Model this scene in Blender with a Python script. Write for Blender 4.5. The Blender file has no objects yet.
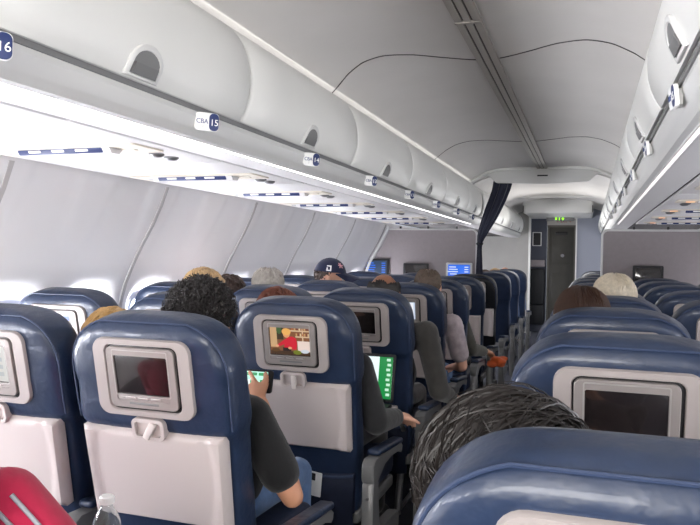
import bpy, bmesh, math, random
from mathutils import Vector, Matrix, Euler, noise
C = bpy.context.scene
COL = C.collection
PI = math.pi
def R(a): return math.radians(a)

# ------------------------------------------------------------------ camera
FOC = 700.0
cam_d = bpy.data.cameras.new('camera')
cam = bpy.data.objects.new('camera', cam_d); COL.objects.link(cam)
cam_d.sensor_fit = 'HORIZONTAL'; cam_d.sensor_width = 36.0
cam_d.lens = 36.0 * FOC / 700.0
cam_d.clip_start = 0.02
_f = Vector(((588 - 350) / FOC, (259 - 262.5) / FOC, 1.0)).normalized()      # aisle direction seen in the lens (x right, y down, z ahead)
_u = Vector((0.02, -1.0, 0.0)); _u = (_u - _f * _u.dot(_f)).normalized()
_r = _f.cross(_u) * -1.0
if _r.x < 0: _r = -_r
# rows of the matrix: world axes written in lens axes
Mw = Matrix(((_r.x, -_r.y, -_r.z, 0), (_f.x, -_f.y, -_f.z, 0), (_u.x, -_u.y, -_u.z, 0), (0, 0, 0, 1)))
CAMX, CAMZ = 0.44, 1.27
cam.matrix_world = Matrix.Translation((CAMX, 0.0, CAMZ)) @ Mw
C.camera = cam

# ------------------------------------------------------------------ world, light, exposure
wd = bpy.data.worlds.new('world'); C.world = wd; wd.use_nodes = True
wd.node_tree.nodes['Background'].inputs[0].default_value = (0.85, 0.92, 1.0, 1)
wd.node_tree.nodes['Background'].inputs[1].default_value = 1.0
C.view_settings.view_transform = 'Standard'
C.view_settings.look = 'None'
C.view_settings.gamma = 1.0
C.view_settings.use_curve_mapping = False
C.view_settings.exposure = 0.0
WIN_NEAR, WIN_FAR, WIN_RIGHT, TUBE = 58.0, 42.0, 28.0, 3.0

def area(name, loc, size, power, rot, color=(1, 1, 1)):
    l = bpy.data.lights.new(name, 'AREA'); l.shape = 'RECTANGLE'; l.size, l.size_y = size; l.energy = power; l.color = color
    o = bpy.data.objects.new(name, l); COL.objects.link(o); o.location = loc; o.rotation_euler = rot
    return o
# area lights: added fills, and the cove lamps along the bin tops
area('rear_fill', (-0.3, -2.9, 1.35), (2.6, 1.3), 42, (R(90), 0, 0), (1.0, 0.97, 0.96))  # added fill behind the camera, brightens seat backs, bins and ceiling
area('forward_ceiling_fill', (0.0, 9.4, 1.45), (1.0, 1.0), 8, (R(180 + 40), 0, 0), (1.0, 0.98, 0.95))  # added fill with no fixture, lifts the ceiling around the divider
for _s in (-1, 1): area('cove_lamp', (_s * 0.69, 2.8, 2.035), (0.03, 8.6), 0.9, (0, R(-_s * 90), 0), (1.0, 0.98, 0.95))
area('rear_ceiling_fill', (0.0, -2.0, 1.5), (1.4, 1.2), 115, (R(138), 0, 0), (1.0, 0.98, 0.95))  # added fill with no fixture, throws light up onto the near ceiling

# ------------------------------------------------------------------ materials
def lin(c):
    return tuple(((v / 255.0) / 12.92 if v / 255.0 <= 0.04045 else ((v / 255.0 + 0.055) / 1.055) ** 2.4) for v in c)
def mat(name, rgb, rough=0.5, metal=0.0, var=0.0, vscale=8.0, bump=0.0, bscale=60.0, spec=0.5, emit=None, estr=0.0, trans=0.0, coat=0.0, ior=1.45, sheen=0.0):
    m = bpy.data.materials.new(name); m.use_nodes = True
    nt = m.node_tree; b = nt.nodes['Principled BSDF']
    c = lin(rgb) + (1,)
    b.inputs['Base Color'].default_value = c
    b.inputs['Roughness'].default_value = rough; b.inputs['Metallic'].default_value = metal
    b.inputs['Specular IOR Level'].default_value = spec
    b.inputs['IOR'].default_value = ior
    b.inputs['Transmission Weight'].default_value = trans
    b.inputs['Coat Weight'].default_value = coat
    b.inputs['Sheen Weight'].default_value = sheen
    if emit: 
        b.inputs['Emission Color'].default_value = lin(emit) + (1,); b.inputs['Emission Strength'].default_value = estr
    tc = nt.nodes.new('ShaderNodeTexCoord')
    if var > 0:
        n = nt.nodes.new('ShaderNodeTexNoise'); n.inputs['Scale'].default_value = vscale; n.inputs['Detail'].default_value = 4
        rp = nt.nodes.new('ShaderNodeValToRGB')
        rp.color_ramp.elements[0].position = 0.3; rp.color_ramp.elements[1].position = 0.7
        rp.color_ramp.elements[0].color = tuple(v * (1 - var) for v in c[:3]) + (1,)
        rp.color_ramp.elements[1].color = tuple(min(1, v * (1 + var)) for v in c[:3]) + (1,)
        nt.links.new(tc.outputs['Object'], n.inputs['Vector']); nt.links.new(n.outputs['Fac'], rp.inputs['Fac'])
        nt.links.new(rp.outputs['Color'], b.inputs['Base Color'])
    if bump > 0:
        n2 = nt.nodes.new('ShaderNodeTexNoise'); n2.inputs['Scale'].default_value = bscale; n2.inputs['Detail'].default_value = 3
        bp = nt.nodes.new('ShaderNodeBump'); bp.inputs['Strength'].default_value = bump; bp.inputs['Distance'].default_value = 0.01
        nt.links.new(tc.outputs['Object'], n2.inputs['Vector']); nt.links.new(n2.outputs['Fac'], bp.inputs['Height'])
        nt.links.new(bp.outputs['Normal'], b.inputs['Normal'])
    return m
M = {}
M['ceiling'] = mat('ceiling_panel', (206, 203, 200), 0.6, var=0.03, vscale=3)
M['ceil_trim'] = mat('ceiling_trim', (164, 159, 153), 0.5)
M['groove'] = mat('dark_groove', (62, 58, 58), 0.7)
M['wall'] = mat('sidewall_panel', (232, 231, 232), 0.5, bump=0.04, bscale=300)
M['wall_seam'] = mat('sidewall_seam', (184, 181, 181), 0.6)
M['bin'] = mat('bin_plastic', (221, 221, 217), 0.35, bump=0.02, bscale=200)
M['bin_shell'] = mat('bin_shell', (200, 200, 198), 0.5)
M['rail'] = mat('rail_plastic', (206, 206, 204), 0.4)
M['rail_dark'] = mat('rail_shadow_gap', (120, 120, 120), 0.6)
M['psu'] = mat('service_panel', (205, 203, 204), 0.45)
M['psu_beige'] = mat('service_strip', (212, 204, 190), 0.5)
M['navy_sign'] = mat('navy_sign', (38, 52, 98), 0.4)
M['white'] = mat('white_plastic', (240, 240, 238), 0.4)
M['bulk'] = mat('divider_laminate', (140, 132, 135), 0.55, var=0.04, vscale=25)
M['bulk_edge'] = mat('divider_edge', (205, 205, 205), 0.35)
M['endwall'] = mat('end_wall', (160, 158, 154), 0.55, var=0.03)
M['endwall_blue'] = mat('end_wall_blue', (150, 154, 166), 0.55)
M['galley_blue'] = mat('galley_blue', (62, 66, 80), 0.5, var=0.05)
M['door'] = mat('door_laminate', (62, 60, 54), 0.45, var=0.08, vscale=10)
M['door_frame'] = mat('door_frame', (84, 80, 72), 0.5)
M['dark'] = mat('dark_plastic', (30, 30, 34), 0.45)
M['black'] = mat('black_plastic', (16, 16, 18), 0.35)
M['carpet'] = mat('aisle_carpet', (44, 46, 58), 0.95, var=0.3, vscale=120, bump=0.3, bscale=400)
M['leather'] = mat('navy_leather', (33, 46, 70), 0.38, var=0.12, vscale=14, bump=0.34, bscale=24, coat=0.15)
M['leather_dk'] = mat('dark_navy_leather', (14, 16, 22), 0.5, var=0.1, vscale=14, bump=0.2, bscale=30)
M['pocket'] = mat('navy_pocket_fabric', (28, 36, 58), 0.7, var=0.1, vscale=40, bump=0.2, bscale=180)
M['stitch'] = mat('navy_piping', (48, 60, 86), 0.5)
M['cushion'] = mat('navy_cushion', (28, 36, 58), 0.5, var=0.1, bump=0.15, bscale=25)
M['grey'] = mat('seat_grey_plastic', (158, 150, 147), 0.42, bump=0.03, bscale=500)
M['grey2'] = mat('tray_grey_plastic', (182, 172, 169), 0.5, bump=0.05, bscale=420)
M['bezel'] = mat('monitor_bezel', (150, 143, 140), 0.35, metal=0.25)
M['silver'] = mat('silver_rim', (180, 175, 172), 0.3, metal=0.5)
M['latch'] = mat('latch_plastic', (214, 206, 202), 0.35)
M['arm_grey'] = mat('armrest_grey', (112, 112, 112), 0.4, metal=0.2)
M['metal'] = mat('brushed_metal', (140, 140, 142), 0.35, metal=0.8)
M['glass_off'] = mat('dark_screen', (30, 25, 25), 0.16, spec=0.7, coat=0.6)
M['curtain'] = mat('navy_curtain', (30, 34, 52), 0.85, var=0.12, vscale=60, bump=0.2, bscale=250, sheen=0.3)
M['pane'] = mat('window_daylight', (245, 245, 250), 0.3, emit=(248, 249, 255), estr=WIN_NEAR)
M['pane_far'] = mat('window_daylight_far', (245, 245, 250), 0.3, emit=(248, 249, 255), estr=WIN_FAR)
M['pane_right'] = mat('window_daylight_right', (245, 245, 250), 0.3, emit=(248, 249, 255), estr=WIN_RIGHT)
M['tube_dim'] = mat('light_strip_dim', (250, 250, 250), 0.4, emit=(255, 250, 246), estr=1.0)
M['tube'] = mat('light_strip', (250, 250, 250), 0.4, emit=(255, 250, 246), estr=TUBE)
M['lens'] = mat('reading_lens', (215, 215, 220), 0.15, metal=0.3)
M['lens_lit'] = mat('lit_sign_amber', (255, 200, 150), 0.4, emit=(255, 170, 110), estr=1.2)
M['green_lit'] = mat('lit_sign_green', (120, 230, 20), 0.4, emit=(150, 255, 20), estr=1.6)
M['red_txt'] = mat('red_lettering', (150, 60, 56), 0.6)
M['txt'] = mat('blue_lettering', (70, 84, 130), 0.5)
def emis(name, rgb, s=1.0): return mat(name, tuple(int(v * 0.3) for v in rgb), 0.3, emit=rgb, estr=s)

# ------------------------------------------------------------------ mesh tools
def rrect(w, h, r, n=5, cx=0, cy=0):
    o = []
    for sx, sy, a0 in ((1, 1, 0), (-1, 1, 90), (-1, -1, 180), (1, -1, 270)):
        for i in range(n + 1):
            a = R(a0 + 90.0 * i / n)
            o.append((cx + sx * (w / 2 - r) + r * math.cos(a), cy + sy * (h / 2 - r) + r * math.sin(a)))
    return o
class MB:
    def __init__(s): s.bm = bmesh.new()
    def face(s, vs, mi=0):
        try:
            f = s.bm.faces.new(vs); f.material_index = mi; return f
        except ValueError: return None
    def loft(s, rings, closed=True, cap0=True, cap1=True, mi=0):
        vr = [[s.bm.verts.new(p) for p in r] for r in rings]
        n = len(vr[0])
        for a, b in zip(vr, vr[1:]):
            for i in range(n if closed else n - 1):
                j = (i + 1) % n
                s.face((a[i], a[j], b[j], b[i]), mi)
        if cap0: s.face(list(reversed(vr[0])), mi)
        if cap1: s.face(vr[-1], mi)
        return s
    def panel(s, w, h, r, z0, z1, T=Matrix(), b=0.003, cx=0, cy=0, n=5, mi=0):
        q = [(0, z0), (0, z1 - b), (b * 0.3, z1 - b * 0.3), (b, z1)]
        s.loft([[T @ Vector((x, y, z)) for x, y in rrect(w - 2 * i, h - 2 * i, max(r - i, 0.0005), n, cx, cy)] for i, z in q], mi=mi); return s
    def frame(s, w, h, r, t, z0, z1, T=Matrix(), cx=0, cy=0, n=5, mi=0, ri=None):
        o = rrect(w, h, r, n, cx, cy); i = rrect(w - 2 * t, h - 2 * t, max((r - t) if ri is None else ri, 0.001), n, cx, cy)
        o2 = rrect(w - .003, h - .003, max(r - .0015, .0005), n, cx, cy)
        rings = [[T @ Vector((x, y, z)) for x, y in P] for P, z in ((i, z0), (o, z0), (o, z1 - .0015), (o2, z1), (i, z1), (i, z0))]
        s.loft(rings, cap0=False, cap1=False, mi=mi); return s
    def prism(s, outline, z0, z1, T=Matrix(), mi=0):
        s.loft([[T @ Vector((x, y, z)) for x, y in outline] for z in (z0, z1)], mi=mi); return s
    def box(s, c, d, T=Matrix(), mi=0):
        c = Vector(c); hx, hy, hz = d[0] / 2, d[1] / 2, d[2] / 2
        s.loft([[T @ (c + Vector((x * hx, y * hy, z * hz))) for x, y in ((-1, -1), (1, -1), (1, 1), (-1, 1))] for z in (-1, 1)], mi=mi); return s
    def rbox(s, c, d, r, T=Matrix(), mi=0, n=3):
        c = Vector(c); rings = []
        for k in range(n + 1):
            a = R(90.0 * k / n); rings.append((r * (1 - math.sin(a)), -d[2] / 2 + r * (1 - math.cos(a))))
        q = [(i, z) for i, z in rings] + [(i, -z) for i, z in reversed(rings)]
        s.loft([[T @ (c + Vector((x, y, z))) for x, y in rrect(d[0] - 2 * i, d[1] - 2 * i, max(r * 1.3 - i, .001), 4)] for i, z in q], mi=mi); return s
    def tube(s, pts, r, n=8, mi=0, closed=False):
        pts = [Vector(p) for p in pts]; m = len(pts); rings = []
        up = None
        for i, p in enumerate(pts):
            t = (pts[(i + 1) % m if closed else min(i + 1, m - 1)] - pts[(i - 1) % m if closed else max(i - 1, 0)])
            if t.length < 1e-9: t = Vector((0, 0, 1))
            t.normalize()
            if up is None: up = t.orthogonal().normalized()
            up = (up - t * up.dot(t)); up = up.normalized() if up.length > 1e-6 else t.orthogonal().normalized()
            v = t.cross(up); rr = r[i] if isinstance(r, (list, tuple)) else r
            rings.append([p + (up * math.cos(2 * PI * k / n) + v * math.sin(2 * PI * k / n)) * rr for k in range(n)])
        if closed: rings.append(rings[0]); s.loft(rings, cap0=False, cap1=False, mi=mi)
        else: s.loft(rings, mi=mi)
        return s
    def lathe(s, prof, T=Matrix(), n=20, mi=0):
        s.loft([[T @ Vector((r * math.cos(2 * PI * k / n), r * math.sin(2 * PI * k / n), z)) for k in range(n)] for r, z in prof], mi=mi); return s
    def ball(s, c, rad, T=Matrix(), sub=2, mi=0):
        g = bmesh.ops.create_icosphere(s.bm, subdivisions=sub, radius=1.0)
        rad = (rad,) * 3 if isinstance(rad, (int, float)) else rad
        c = Vector(c)
        for v in g['verts']: v.co = T @ (c + Vector((v.co.x * rad[0], v.co.y * rad[1], v.co.z * rad[2])))
        if mi:
            for f in {f for v in g['verts'] for f in v.link_faces}: f.material_index = mi
        return s
    def mesh(s, name, mats, angle=40, weld=True):
        if weld: bmesh.ops.remove_doubles(s.bm, verts=s.bm.verts, dist=1e-6)
        bmesh.ops.recalc_face_normals(s.bm, faces=s.bm.faces)
        me = bpy.data.meshes.new(name); s.bm.to_mesh(me); s.bm.free()
        for m in (mats if isinstance(mats, (list, tuple)) else [mats]): me.materials.append(m)
        me.polygons.foreach_set('use_smooth', [True] * len(me.polygons))
        me.set_sharp_from_angle(angle=R(angle))
        return me
    def build(s, name, mats, parent=None, angle=40, **k):
        return link(name, s.mesh(name, mats, angle), parent, **k)
def link(name, me, parent=None, label=None, kind=None):
    o = bpy.data.objects.new(name, me); COL.objects.link(o)
    if parent: o.parent = parent
    if label: o['label'] = label
    if kind: o['kind'] = kind
    return o
def tag(o, label=None, cat=None, group=None, kind=None):
    if label: o['label'] = label
    if cat: o['category'] = cat
    if group: o['group'] = group
    if kind: o['kind'] = kind
    return o
def thing(name, label, cat, loc=(0, 0, 0), rz=0, group=None):
    o = bpy.data.objects.new(name, None); COL.objects.link(o); o.empty_display_size = 0.1
    o.location = loc; o.rotation_euler = (0, 0, rz)
    return tag(o, label, cat, group)
def struct(name, mb, mats, angle=40):
    return tag(mb.build(name, mats, None, angle), kind='structure')
def text_mesh(s, size, T, depth=0.0006):
    cu = bpy.data.curves.new('lettering', 'FONT'); cu.body = s; cu.size = size; cu.align_x = 'CENTER'; cu.align_y = 'CENTER'; cu.extrude = depth
    o = bpy.data.objects.new('lettering', cu); COL.objects.link(o)
    dg = bpy.context.evaluated_depsgraph_get(); dg.update()
    me = bpy.data.meshes.new_from_object(o.evaluated_get(dg)); me.transform(T)
    bpy.data.objects.remove(o); bpy.data.curves.remove(cu)
    me.materials.clear()
    return me
def axes(o, x, y, z):
    x, y, z, o = Vector(x), Vector(y), Vector(z), Vector(o)
    return Matrix(((x.x, y.x, z.x, o.x), (x.y, y.y, z.y, o.y), (x.z, y.z, z.z, o.z), (0, 0, 0, 1)))
def smooth(a, b, x):
    t = min(1, max(0, (x - a) / (b - a))) if a != b else float(x > a); return t * t * (3 - 2 * t)
def interp(tab, x):
    for (x0, y0), (x1, y1) in zip(tab, tab[1:]):
        if x <= x1:
            t = min(1, max(0, (x - x0) / (x1 - x0))); return y0 + (y1 - y0) * t
    return tab[-1][1]

# ------------------------------------------------------------------ cabin shell
Y0, Y1 = -3.2, 12.6
DIV = 7.2                                                  # the class divider
mb = MB(); mb.box((0, (Y0 + Y1) / 2, -0.02), (3.80, Y1 - Y0, 0.04)); struct('floor', mb, M['carpet'])
CEIL = [(0, 2.160), (0.15, 2.158), (0.3, 2.150), (0.42, 2.136), (0.52, 2.115), (0.60, 2.088), (0.67, 2.055), (0.735, 2.018)]
def ceil_z(w): return interp(CEIL, abs(w))
prof = [(-w, z) for w, z in reversed(CEIL)] + CEIL[1:]
def ceil_part(name, ya, yb, dz=0.0, m='ceiling'):
    rings = []
    for y in (ya, yb):
        rings.append([(x, y, z + dz) for x, z in prof] + [(x, y, z + dz + 0.02) for x, z in reversed(prof)])
    mb = MB(); mb.loft(rings); return struct(name, mb, M[m], 30)
ceil_part('ceiling', Y0, DIV + 0.1)
ceil_part('ceiling_forward', DIV + 0.1, Y1, -0.015)
# wavy panel joints across the ceiling
WAVE = [(-0.735, 0.02), (-0.66, -0.05), (-0.56, -0.15), (-0.44, -0.20), (-0.30, -0.12), (-0.15, 0.02), (0, 0.10), (0.15, 0.02), (0.30, -0.12), (0.44, -0.20), (0.56, -0.15), (0.66, -0.05), (0.735, 0.02)]
def wave_y(x):
    xs = [interp(WAVE, x + d) for d in (-0.06, -0.03, 0, 0.03, 0.06)]; return sum(xs) / 5
def ceiling_joint(yc, name, width=0.007, m='groove'):
    mb = MB(); A, B = [], []
    for side in (-1, 1):
        pts = [side * (0.05 + (0.73 - 0.05) * i / 40) for i in range(41)]
        rings = []
        for x in pts:
            y = yc + wave_y(x); z = ceil_z(x)
            rings.append([(x, y - width / 2, z + .002), (x, y + width / 2, z + .002), (x, y + width / 2, z - .0025), (x, y - width / 2, z - .0025)])
        mb.loft(rings)
    return struct(name, mb, M[m])
ceiling_joint(0.78, 'trim_1'); ceiling_joint(3.10, 'trim_2'); ceiling_joint(5.42, 'trim_3', 0.006)
# centre track
mb = MB()
for a, b in ((-0.048, -0.020), (-0.013, 0.013), (0.020, 0.048)):
    mb.box(((a + b) / 2, (Y0 + DIV) / 2, 2.154), (b - a, DIV - Y0, 0.018))
for y in (0.4, 2.62): mb.box((0, y, 2.150), (0.100, 0.016, 0.016))
struct('trim_4', mb, M['ceil_trim'])
mb = MB(); mb.box((0, (Y0 + DIV) / 2, 2.158), (0.09, DIV - Y0, 0.014)); struct('trim_5', mb, M['groove'])
# side walls: curved panels with a dished surround about every window
WALLP = [(0.0, 1.80), (0.25, 1.85), (0.55, 1.885), (0.85, 1.890), (1.05, 1.865), (1.25, 1.775), (1.42, 1.668), (1.55, 1.612), (1.62, 1.578)]
def wall_w(z):
    return (interp(WALLP, z - 0.06) + interp(WALLP, z) + interp(WALLP, z + 0.06)) / 3
WPITCH = 0.508
def dish(y, z):
    k = round((y - 0.282) / WPITCH); dy = abs(y - (0.282 + k * WPITCH)); dz = abs(z - 0.87)
    d = ((dy / .215) ** 4 + (dz / .27) ** 4) ** .25
    hw = 0.205 - 0.07 * smooth(1.2, 1.6, z)
    panel = 0.008 * (1 - smooth(hw - 0.03, hw + 0.02, dy)) * smooth(1.25, 1.38, z)
    return max(panel, 0.048 * (1 - smooth(.60, 1.0, d)))
for s, nm in ((-1, 'wall_left'), (1, 'wall_right')):
    mb = MB(); rows = []
    ny = int((Y1 - Y0) / 0.0254)
    zs = [0, 0.2, 0.4, 0.5] + [.55 + .02 * q for q in range(38)] + [1.42, 1.5, 1.56, 1.62]
    for i in range(ny + 1):
        y = Y0 + (Y1 - Y0) * i / ny
        rows.append([(s * (wall_w(z) + dish(y, z)), y, z) for z in zs])
    mb.loft(rows, closed=False, cap0=False, cap1=False)
    # an outer skin gives the wall its thickness
    mb.loft([[(s * (wall_w(z) + 0.06), y, z) for z in zs] for y in (Y0, Y1)], closed=False, cap0=False, cap1=False)
    struct(nm, mb, M['wall'], 60)
mb = MB(); n = 2
for s in (-1, 1):
    for k in range(-3, 12):
        y = 0.282 - WPITCH / 2 + (2 * k) * WPITCH
        if not (Y0 < y < Y1): continue
        pts = [(wall_w(z), z) for z in (0.3, 0.6, 0.8, 0.9, 1.0, 1.1, 1.2, 1.3, 1.4, 1.5, 1.6)]
        mb.loft([[(s * (w + .004), y - .013, z), (s * (w - .004), y - .013, z), (s * (w - .006), y + .009, z), (s * (w - .002), y + .013, z), (s * (w + .004), y + .013, z)] for w, z in pts])
struct('trim_6', mb, M['wall_seam'])
# windows, lit by the day outside
wn = 0
for s in (-1, 1):
    for k in range(-5, 23):
        y = 0.282 + k * WPITCH
        if not (Y0 + .2 < y < Y1 - 0.4): continue
        if s > 0 and k % 3 == 0 : continue                      # blinds drawn there
        z = 0.87
        w0, w1 = wall_w(z - .15) + 0.044, wall_w(z + .15) + 0.044
        up = Vector((s * (w1 - w0), 0, 0.30)).normalized()
        fw = Vector((0, -s, 0)); nrm = fw.cross(up)
        if nrm.x * s > 0: nrm = -nrm
        T = axes((s * (w0 + w1) / 2, y, z), fw, up, nrm)
        wn += 1
        root = tag(thing('window_%d' % wn, None, None), kind='structure')
        m2 = MB(); m2.frame(.262, .342, .088, .016, -.004, .006, T, n=7); o = m2.build('window_frame', M['wall'], root)
        m3 = MB(); m3.panel(0.236, 0.316, 0.075, -0.004, 0.002, T, b=0.001, n=7)
        m3.build('window_pane', M['pane_right'] if s > 0 else (M['pane'] if y < 4.2 or 7.3 < y < 8.4 else M['pane_far']), root)
# rear wall and far end wall
def cab_outline():
    L = [(-wall_w(z) - .03, z) for z in (0, .3, .6, .9, 1.1, 1.3, 1.5, 1.62)]
    T = [(-1.2, 1.9), (-0.8, 2.1), (0, 2.2)]
    o = L + T
    return o + [(-x, z) for x, z in reversed(o[:-1])]
mb = MB(); mb.loft([[(x, y, z) for x, z in cab_outline()] for y in (Y0 - .04, Y0)]); struct('wall_rear', mb, M['endwall'])

# ------------------------------------------------------------------ overhead bins
DOORP = [(0.727, 2.020), (0.690, 2.012), (0.660, 1.995), (0.635, 1.970), (0.612, 1.935), (0.597, 1.895), (0.588, 1.855), (0.585, 1.815), (0.589, 1.775), (0.600, 1.735), (0.613, 1.708), (0.624, 1.692)]
_dl = [0.0]
for a, b in zip(DOORP, DOORP[1:]): _dl.append(_dl[-1] + math.hypot(a[0] - b[0], a[1] - b[1]))
DL = _dl[-1]
def door_pt(side, y, b, off=0.0):
    """b metres up from the lower edge along the door's curve, off metres out of it towards the aisle"""
    t = DL - b
    for i in range(len(_dl) - 1):
        if t <= _dl[i + 1] or i == len(_dl) - 2:
            f = (t - _dl[i]) / (_dl[i + 1] - _dl[i])
            w = DOORP[i][0] + (DOORP[i + 1][0] - DOORP[i][0]) * f; z = DOORP[i][1] + (DOORP[i + 1][1] - DOORP[i][1]) * f
            j0, j1 = max(i - 1, 0), min(i + 2, len(_dl) - 1)
            tx, tz = DOORP[j1][0] - DOORP[j0][0], DOORP[j1][1] - DOORP[j0][1]
            L = math.hypot(tx, tz); nx, nz = tz / L, -tx / L
            if nx > 0 and abs(nx) > .3: nx, nz = -nx, -nz
            if abs(nx) <= .3 and nz > 0: nx, nz = -nx, -nz
            return Vector((side * (w + nx * off), y, z + nz * off))
def d_outline(hw, h, n=10):
    o = [(-hw, 0), (hw, 0)]
    for i in range(n + 1):
        a = PI * i / n
        o.append((hw * math.cos(a) * (1.0), h * 0.42 + h * 0.58 * math.sin(a)))
    return o
def overhead_bin(side, ya, yb, label, group, hy=None):
    g = 0.004
    root = thing('overhead_bin', label, 'overhead bin', (0, 0, 0), 0, group)
    # carcass behind the door
    sh = [(0.735, 2.005), (0.70, 1.992), (0.65, 1.94), (0.625, 1.88), (0.615, 1.80), (0.632, 1.70), (0.66, 1.672), (1.45, 1.672), (1.45, 1.80), (1.2, 1.95), (0.80, 2.03)]
    mb = MB(); mb.loft([[(side * w, y, z) for w, z in sh] for y in (ya + .001, yb - .001)]); mb.build('bin_body', M['bin_shell'], root)
    mb = MB(); rings = []
    nb = 22
    ys = [ya + g, ya + g + .004, ya + g + .012] + [ya + (yb - ya) * t for t in (.2, .4, .6, .8)] + [yb - g - .012, yb - g - .004, yb - g]
    offs = [-0.012, -.004, 0] + [0] * 4 + [0, -.004, -0.012]
    for y, of in zip(ys, offs):
        ring = [door_pt(side, y, DL * i / nb, of) for i in range(nb + 1)]
        ring += [door_pt(side, y, DL * i / nb, -0.016) for i in range(nb, -1, -1)]
        rings.append(ring)
    mb.loft(rings); door = mb.build('bin_door', M['bin'], root, 50)
    yc = (ya + yb) / 2 if hy is None else hy
    hd = thing_part('latch_handle', root)
    hw, h = 0.068, 0.088
    def ring(hw, h, off, sh=0.0): return [door_pt(side, yc + a, 0.006 + sh + b, off) for a, b in d_outline(hw, h)]
    mb = MB(); mb.loft([ring(hw, h, -.004), ring(hw, h, .004), ring(hw - .004, h - .005, .007, .002), ring(hw - .014, h - .022, .007, .008), ring(hw - .017, h - .028, 0.001, .010)], cap0=False, cap1=False)
    mb.build('latch_frame', M['rail'], root, 50)
    mb = MB(); mb.loft([ring(hw - .015, h - .025, -.001, .010), ring(hw - .015, h - .025, .0045, .010)]); mb.build('latch_recess', M['rail_dark'], root)
    mb = MB(); pp = [[door_pt(side, yc + a, 0.018 + b, o) for a, b in ((-hw + .02, 0), (hw - .02, 0), (hw - .022, .026), (-hw + .022, .026))] for o in (.002, .0085)]
    mb.loft(pp); mb.build('latch_paddle', M['arm_grey'], root)
    COL.objects.unlink(hd); bpy.data.objects.remove(hd)
    return root
def thing_part(name, parent):
    o = bpy.data.objects.new(name, None); COL.objects.link(o); o.parent = parent; return o
ORD = ['first', 'second', 'third', 'fourth', 'fifth', 'sixth', 'seventh', 'eighth', 'ninth', 'tenth', 'eleventh', 'twelfth']
for s, word in ((-1, 'left'), (1, 'right')):
    off = 0.0 if s < 0 else 0.12
    n = 7
    for k in range(n):
        ya = -0.16 + 1.09 * k + off; yb = ya + 1.09
        if k == n - 1: yb = DIV - 0.02
        overhead_bin(s, ya, yb, 'white overhead bin on the %s side, %s back from the class divider' % (word, ORD[n - 1 - k]), 'overhead bins on the %s side' % word, hy=(ya + yb) / 2 if k < n - 1 else min((ya + yb) / 2, yb - .4))
    for k in range(4):
        ya = DIV + 0.12 + 1.16 * k; yb = ya + 1.16
        overhead_bin(s, ya, yb, 'white overhead bin on the %s side beyond the curtain, %s from the divider' % (word, ORD[k]), 'forward bins on the %s side' % word)
    # plain soffit behind the photographer
    mb = MB(); mb.loft([[(s * w, y, z) for w, z in DOORP + [(0.66, 1.68), (1.45, 1.68), (1.2, 1.95), (.8, 2.03)]] for y in (Y0, -0.165 + off)]); struct('trim_%d' % (7 if s < 0 else 8), mb, M['bin'])
    # bright ridge between bins and ceiling
    mb = MB(); mb.tube([(s * 0.731, y, 2.016) for y in (Y0, 3, DIV)], 0.0065, 8); struct('trim_%d' % (9 if s < 0 else 10), mb, M['bin'])
    # rail under the bin doors
    mb = MB(); rp = [(0.640, 1.680), (0.638, 1.664), (0.644, 1.650), (0.650, 1.634), (0.655, 1.628), (0.672, 1.611), (0.690, 1.607), (0.70, 1.612), (0.70, 1.680)]
    mb.loft([[(s * w, y, z) for w, z in rp] for y in (Y0, DIV + 4.9)]); struct('trim_%d' % (11 if s < 0 else 12), mb, M['rail'], 25)
    mb = MB()
    for y in (1.95 + .02, 3.17, 5.5): mb.box((0, 0, 0), (0.001, 0.001, 0.001), Matrix.Translation((s * .66, y, 1.65)))
    mb = MB(); mb.box((s * 0.665, (Y0 + DIV + 4.8) / 2, 1.686), (0.06, DIV + 4.8 - Y0, 0.014)); struct('trim_%d' % (13 if s < 0 else 14), mb, M['rail_dark'])
    # light strip and filler next to the rail
    mb = MB(); mb.box((s * 0.772, (Y0 + DIV + 4.9) / 2, 1.620), (0.144, DIV + 4.9 - Y0, 0.018)); struct('trim_%d' % (15 if s < 0 else 16), mb, M['psu'])
    mb = MB(); mb.box((s * 1.22, (Y0 + DIV + 4.9) / 2, 1.640), (0.80, DIV + 4.9 - Y0, 0.02)); struct('trim_%d' % (17 if s < 0 else 18), mb, M['groove'])
    # thin fluorescent wash lamps above the side wall and under the rail
    mb = MB(); mb.box((s * 0.708, (Y0 + DIV) / 2, 1.6095), (0.010, DIV - Y0, 0.004)); tag(mb.build('light_strip', M['tube' if s < 0 else 'tube_dim']), 'thin white light strip along the %s bin rail' % word, 'light')

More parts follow.
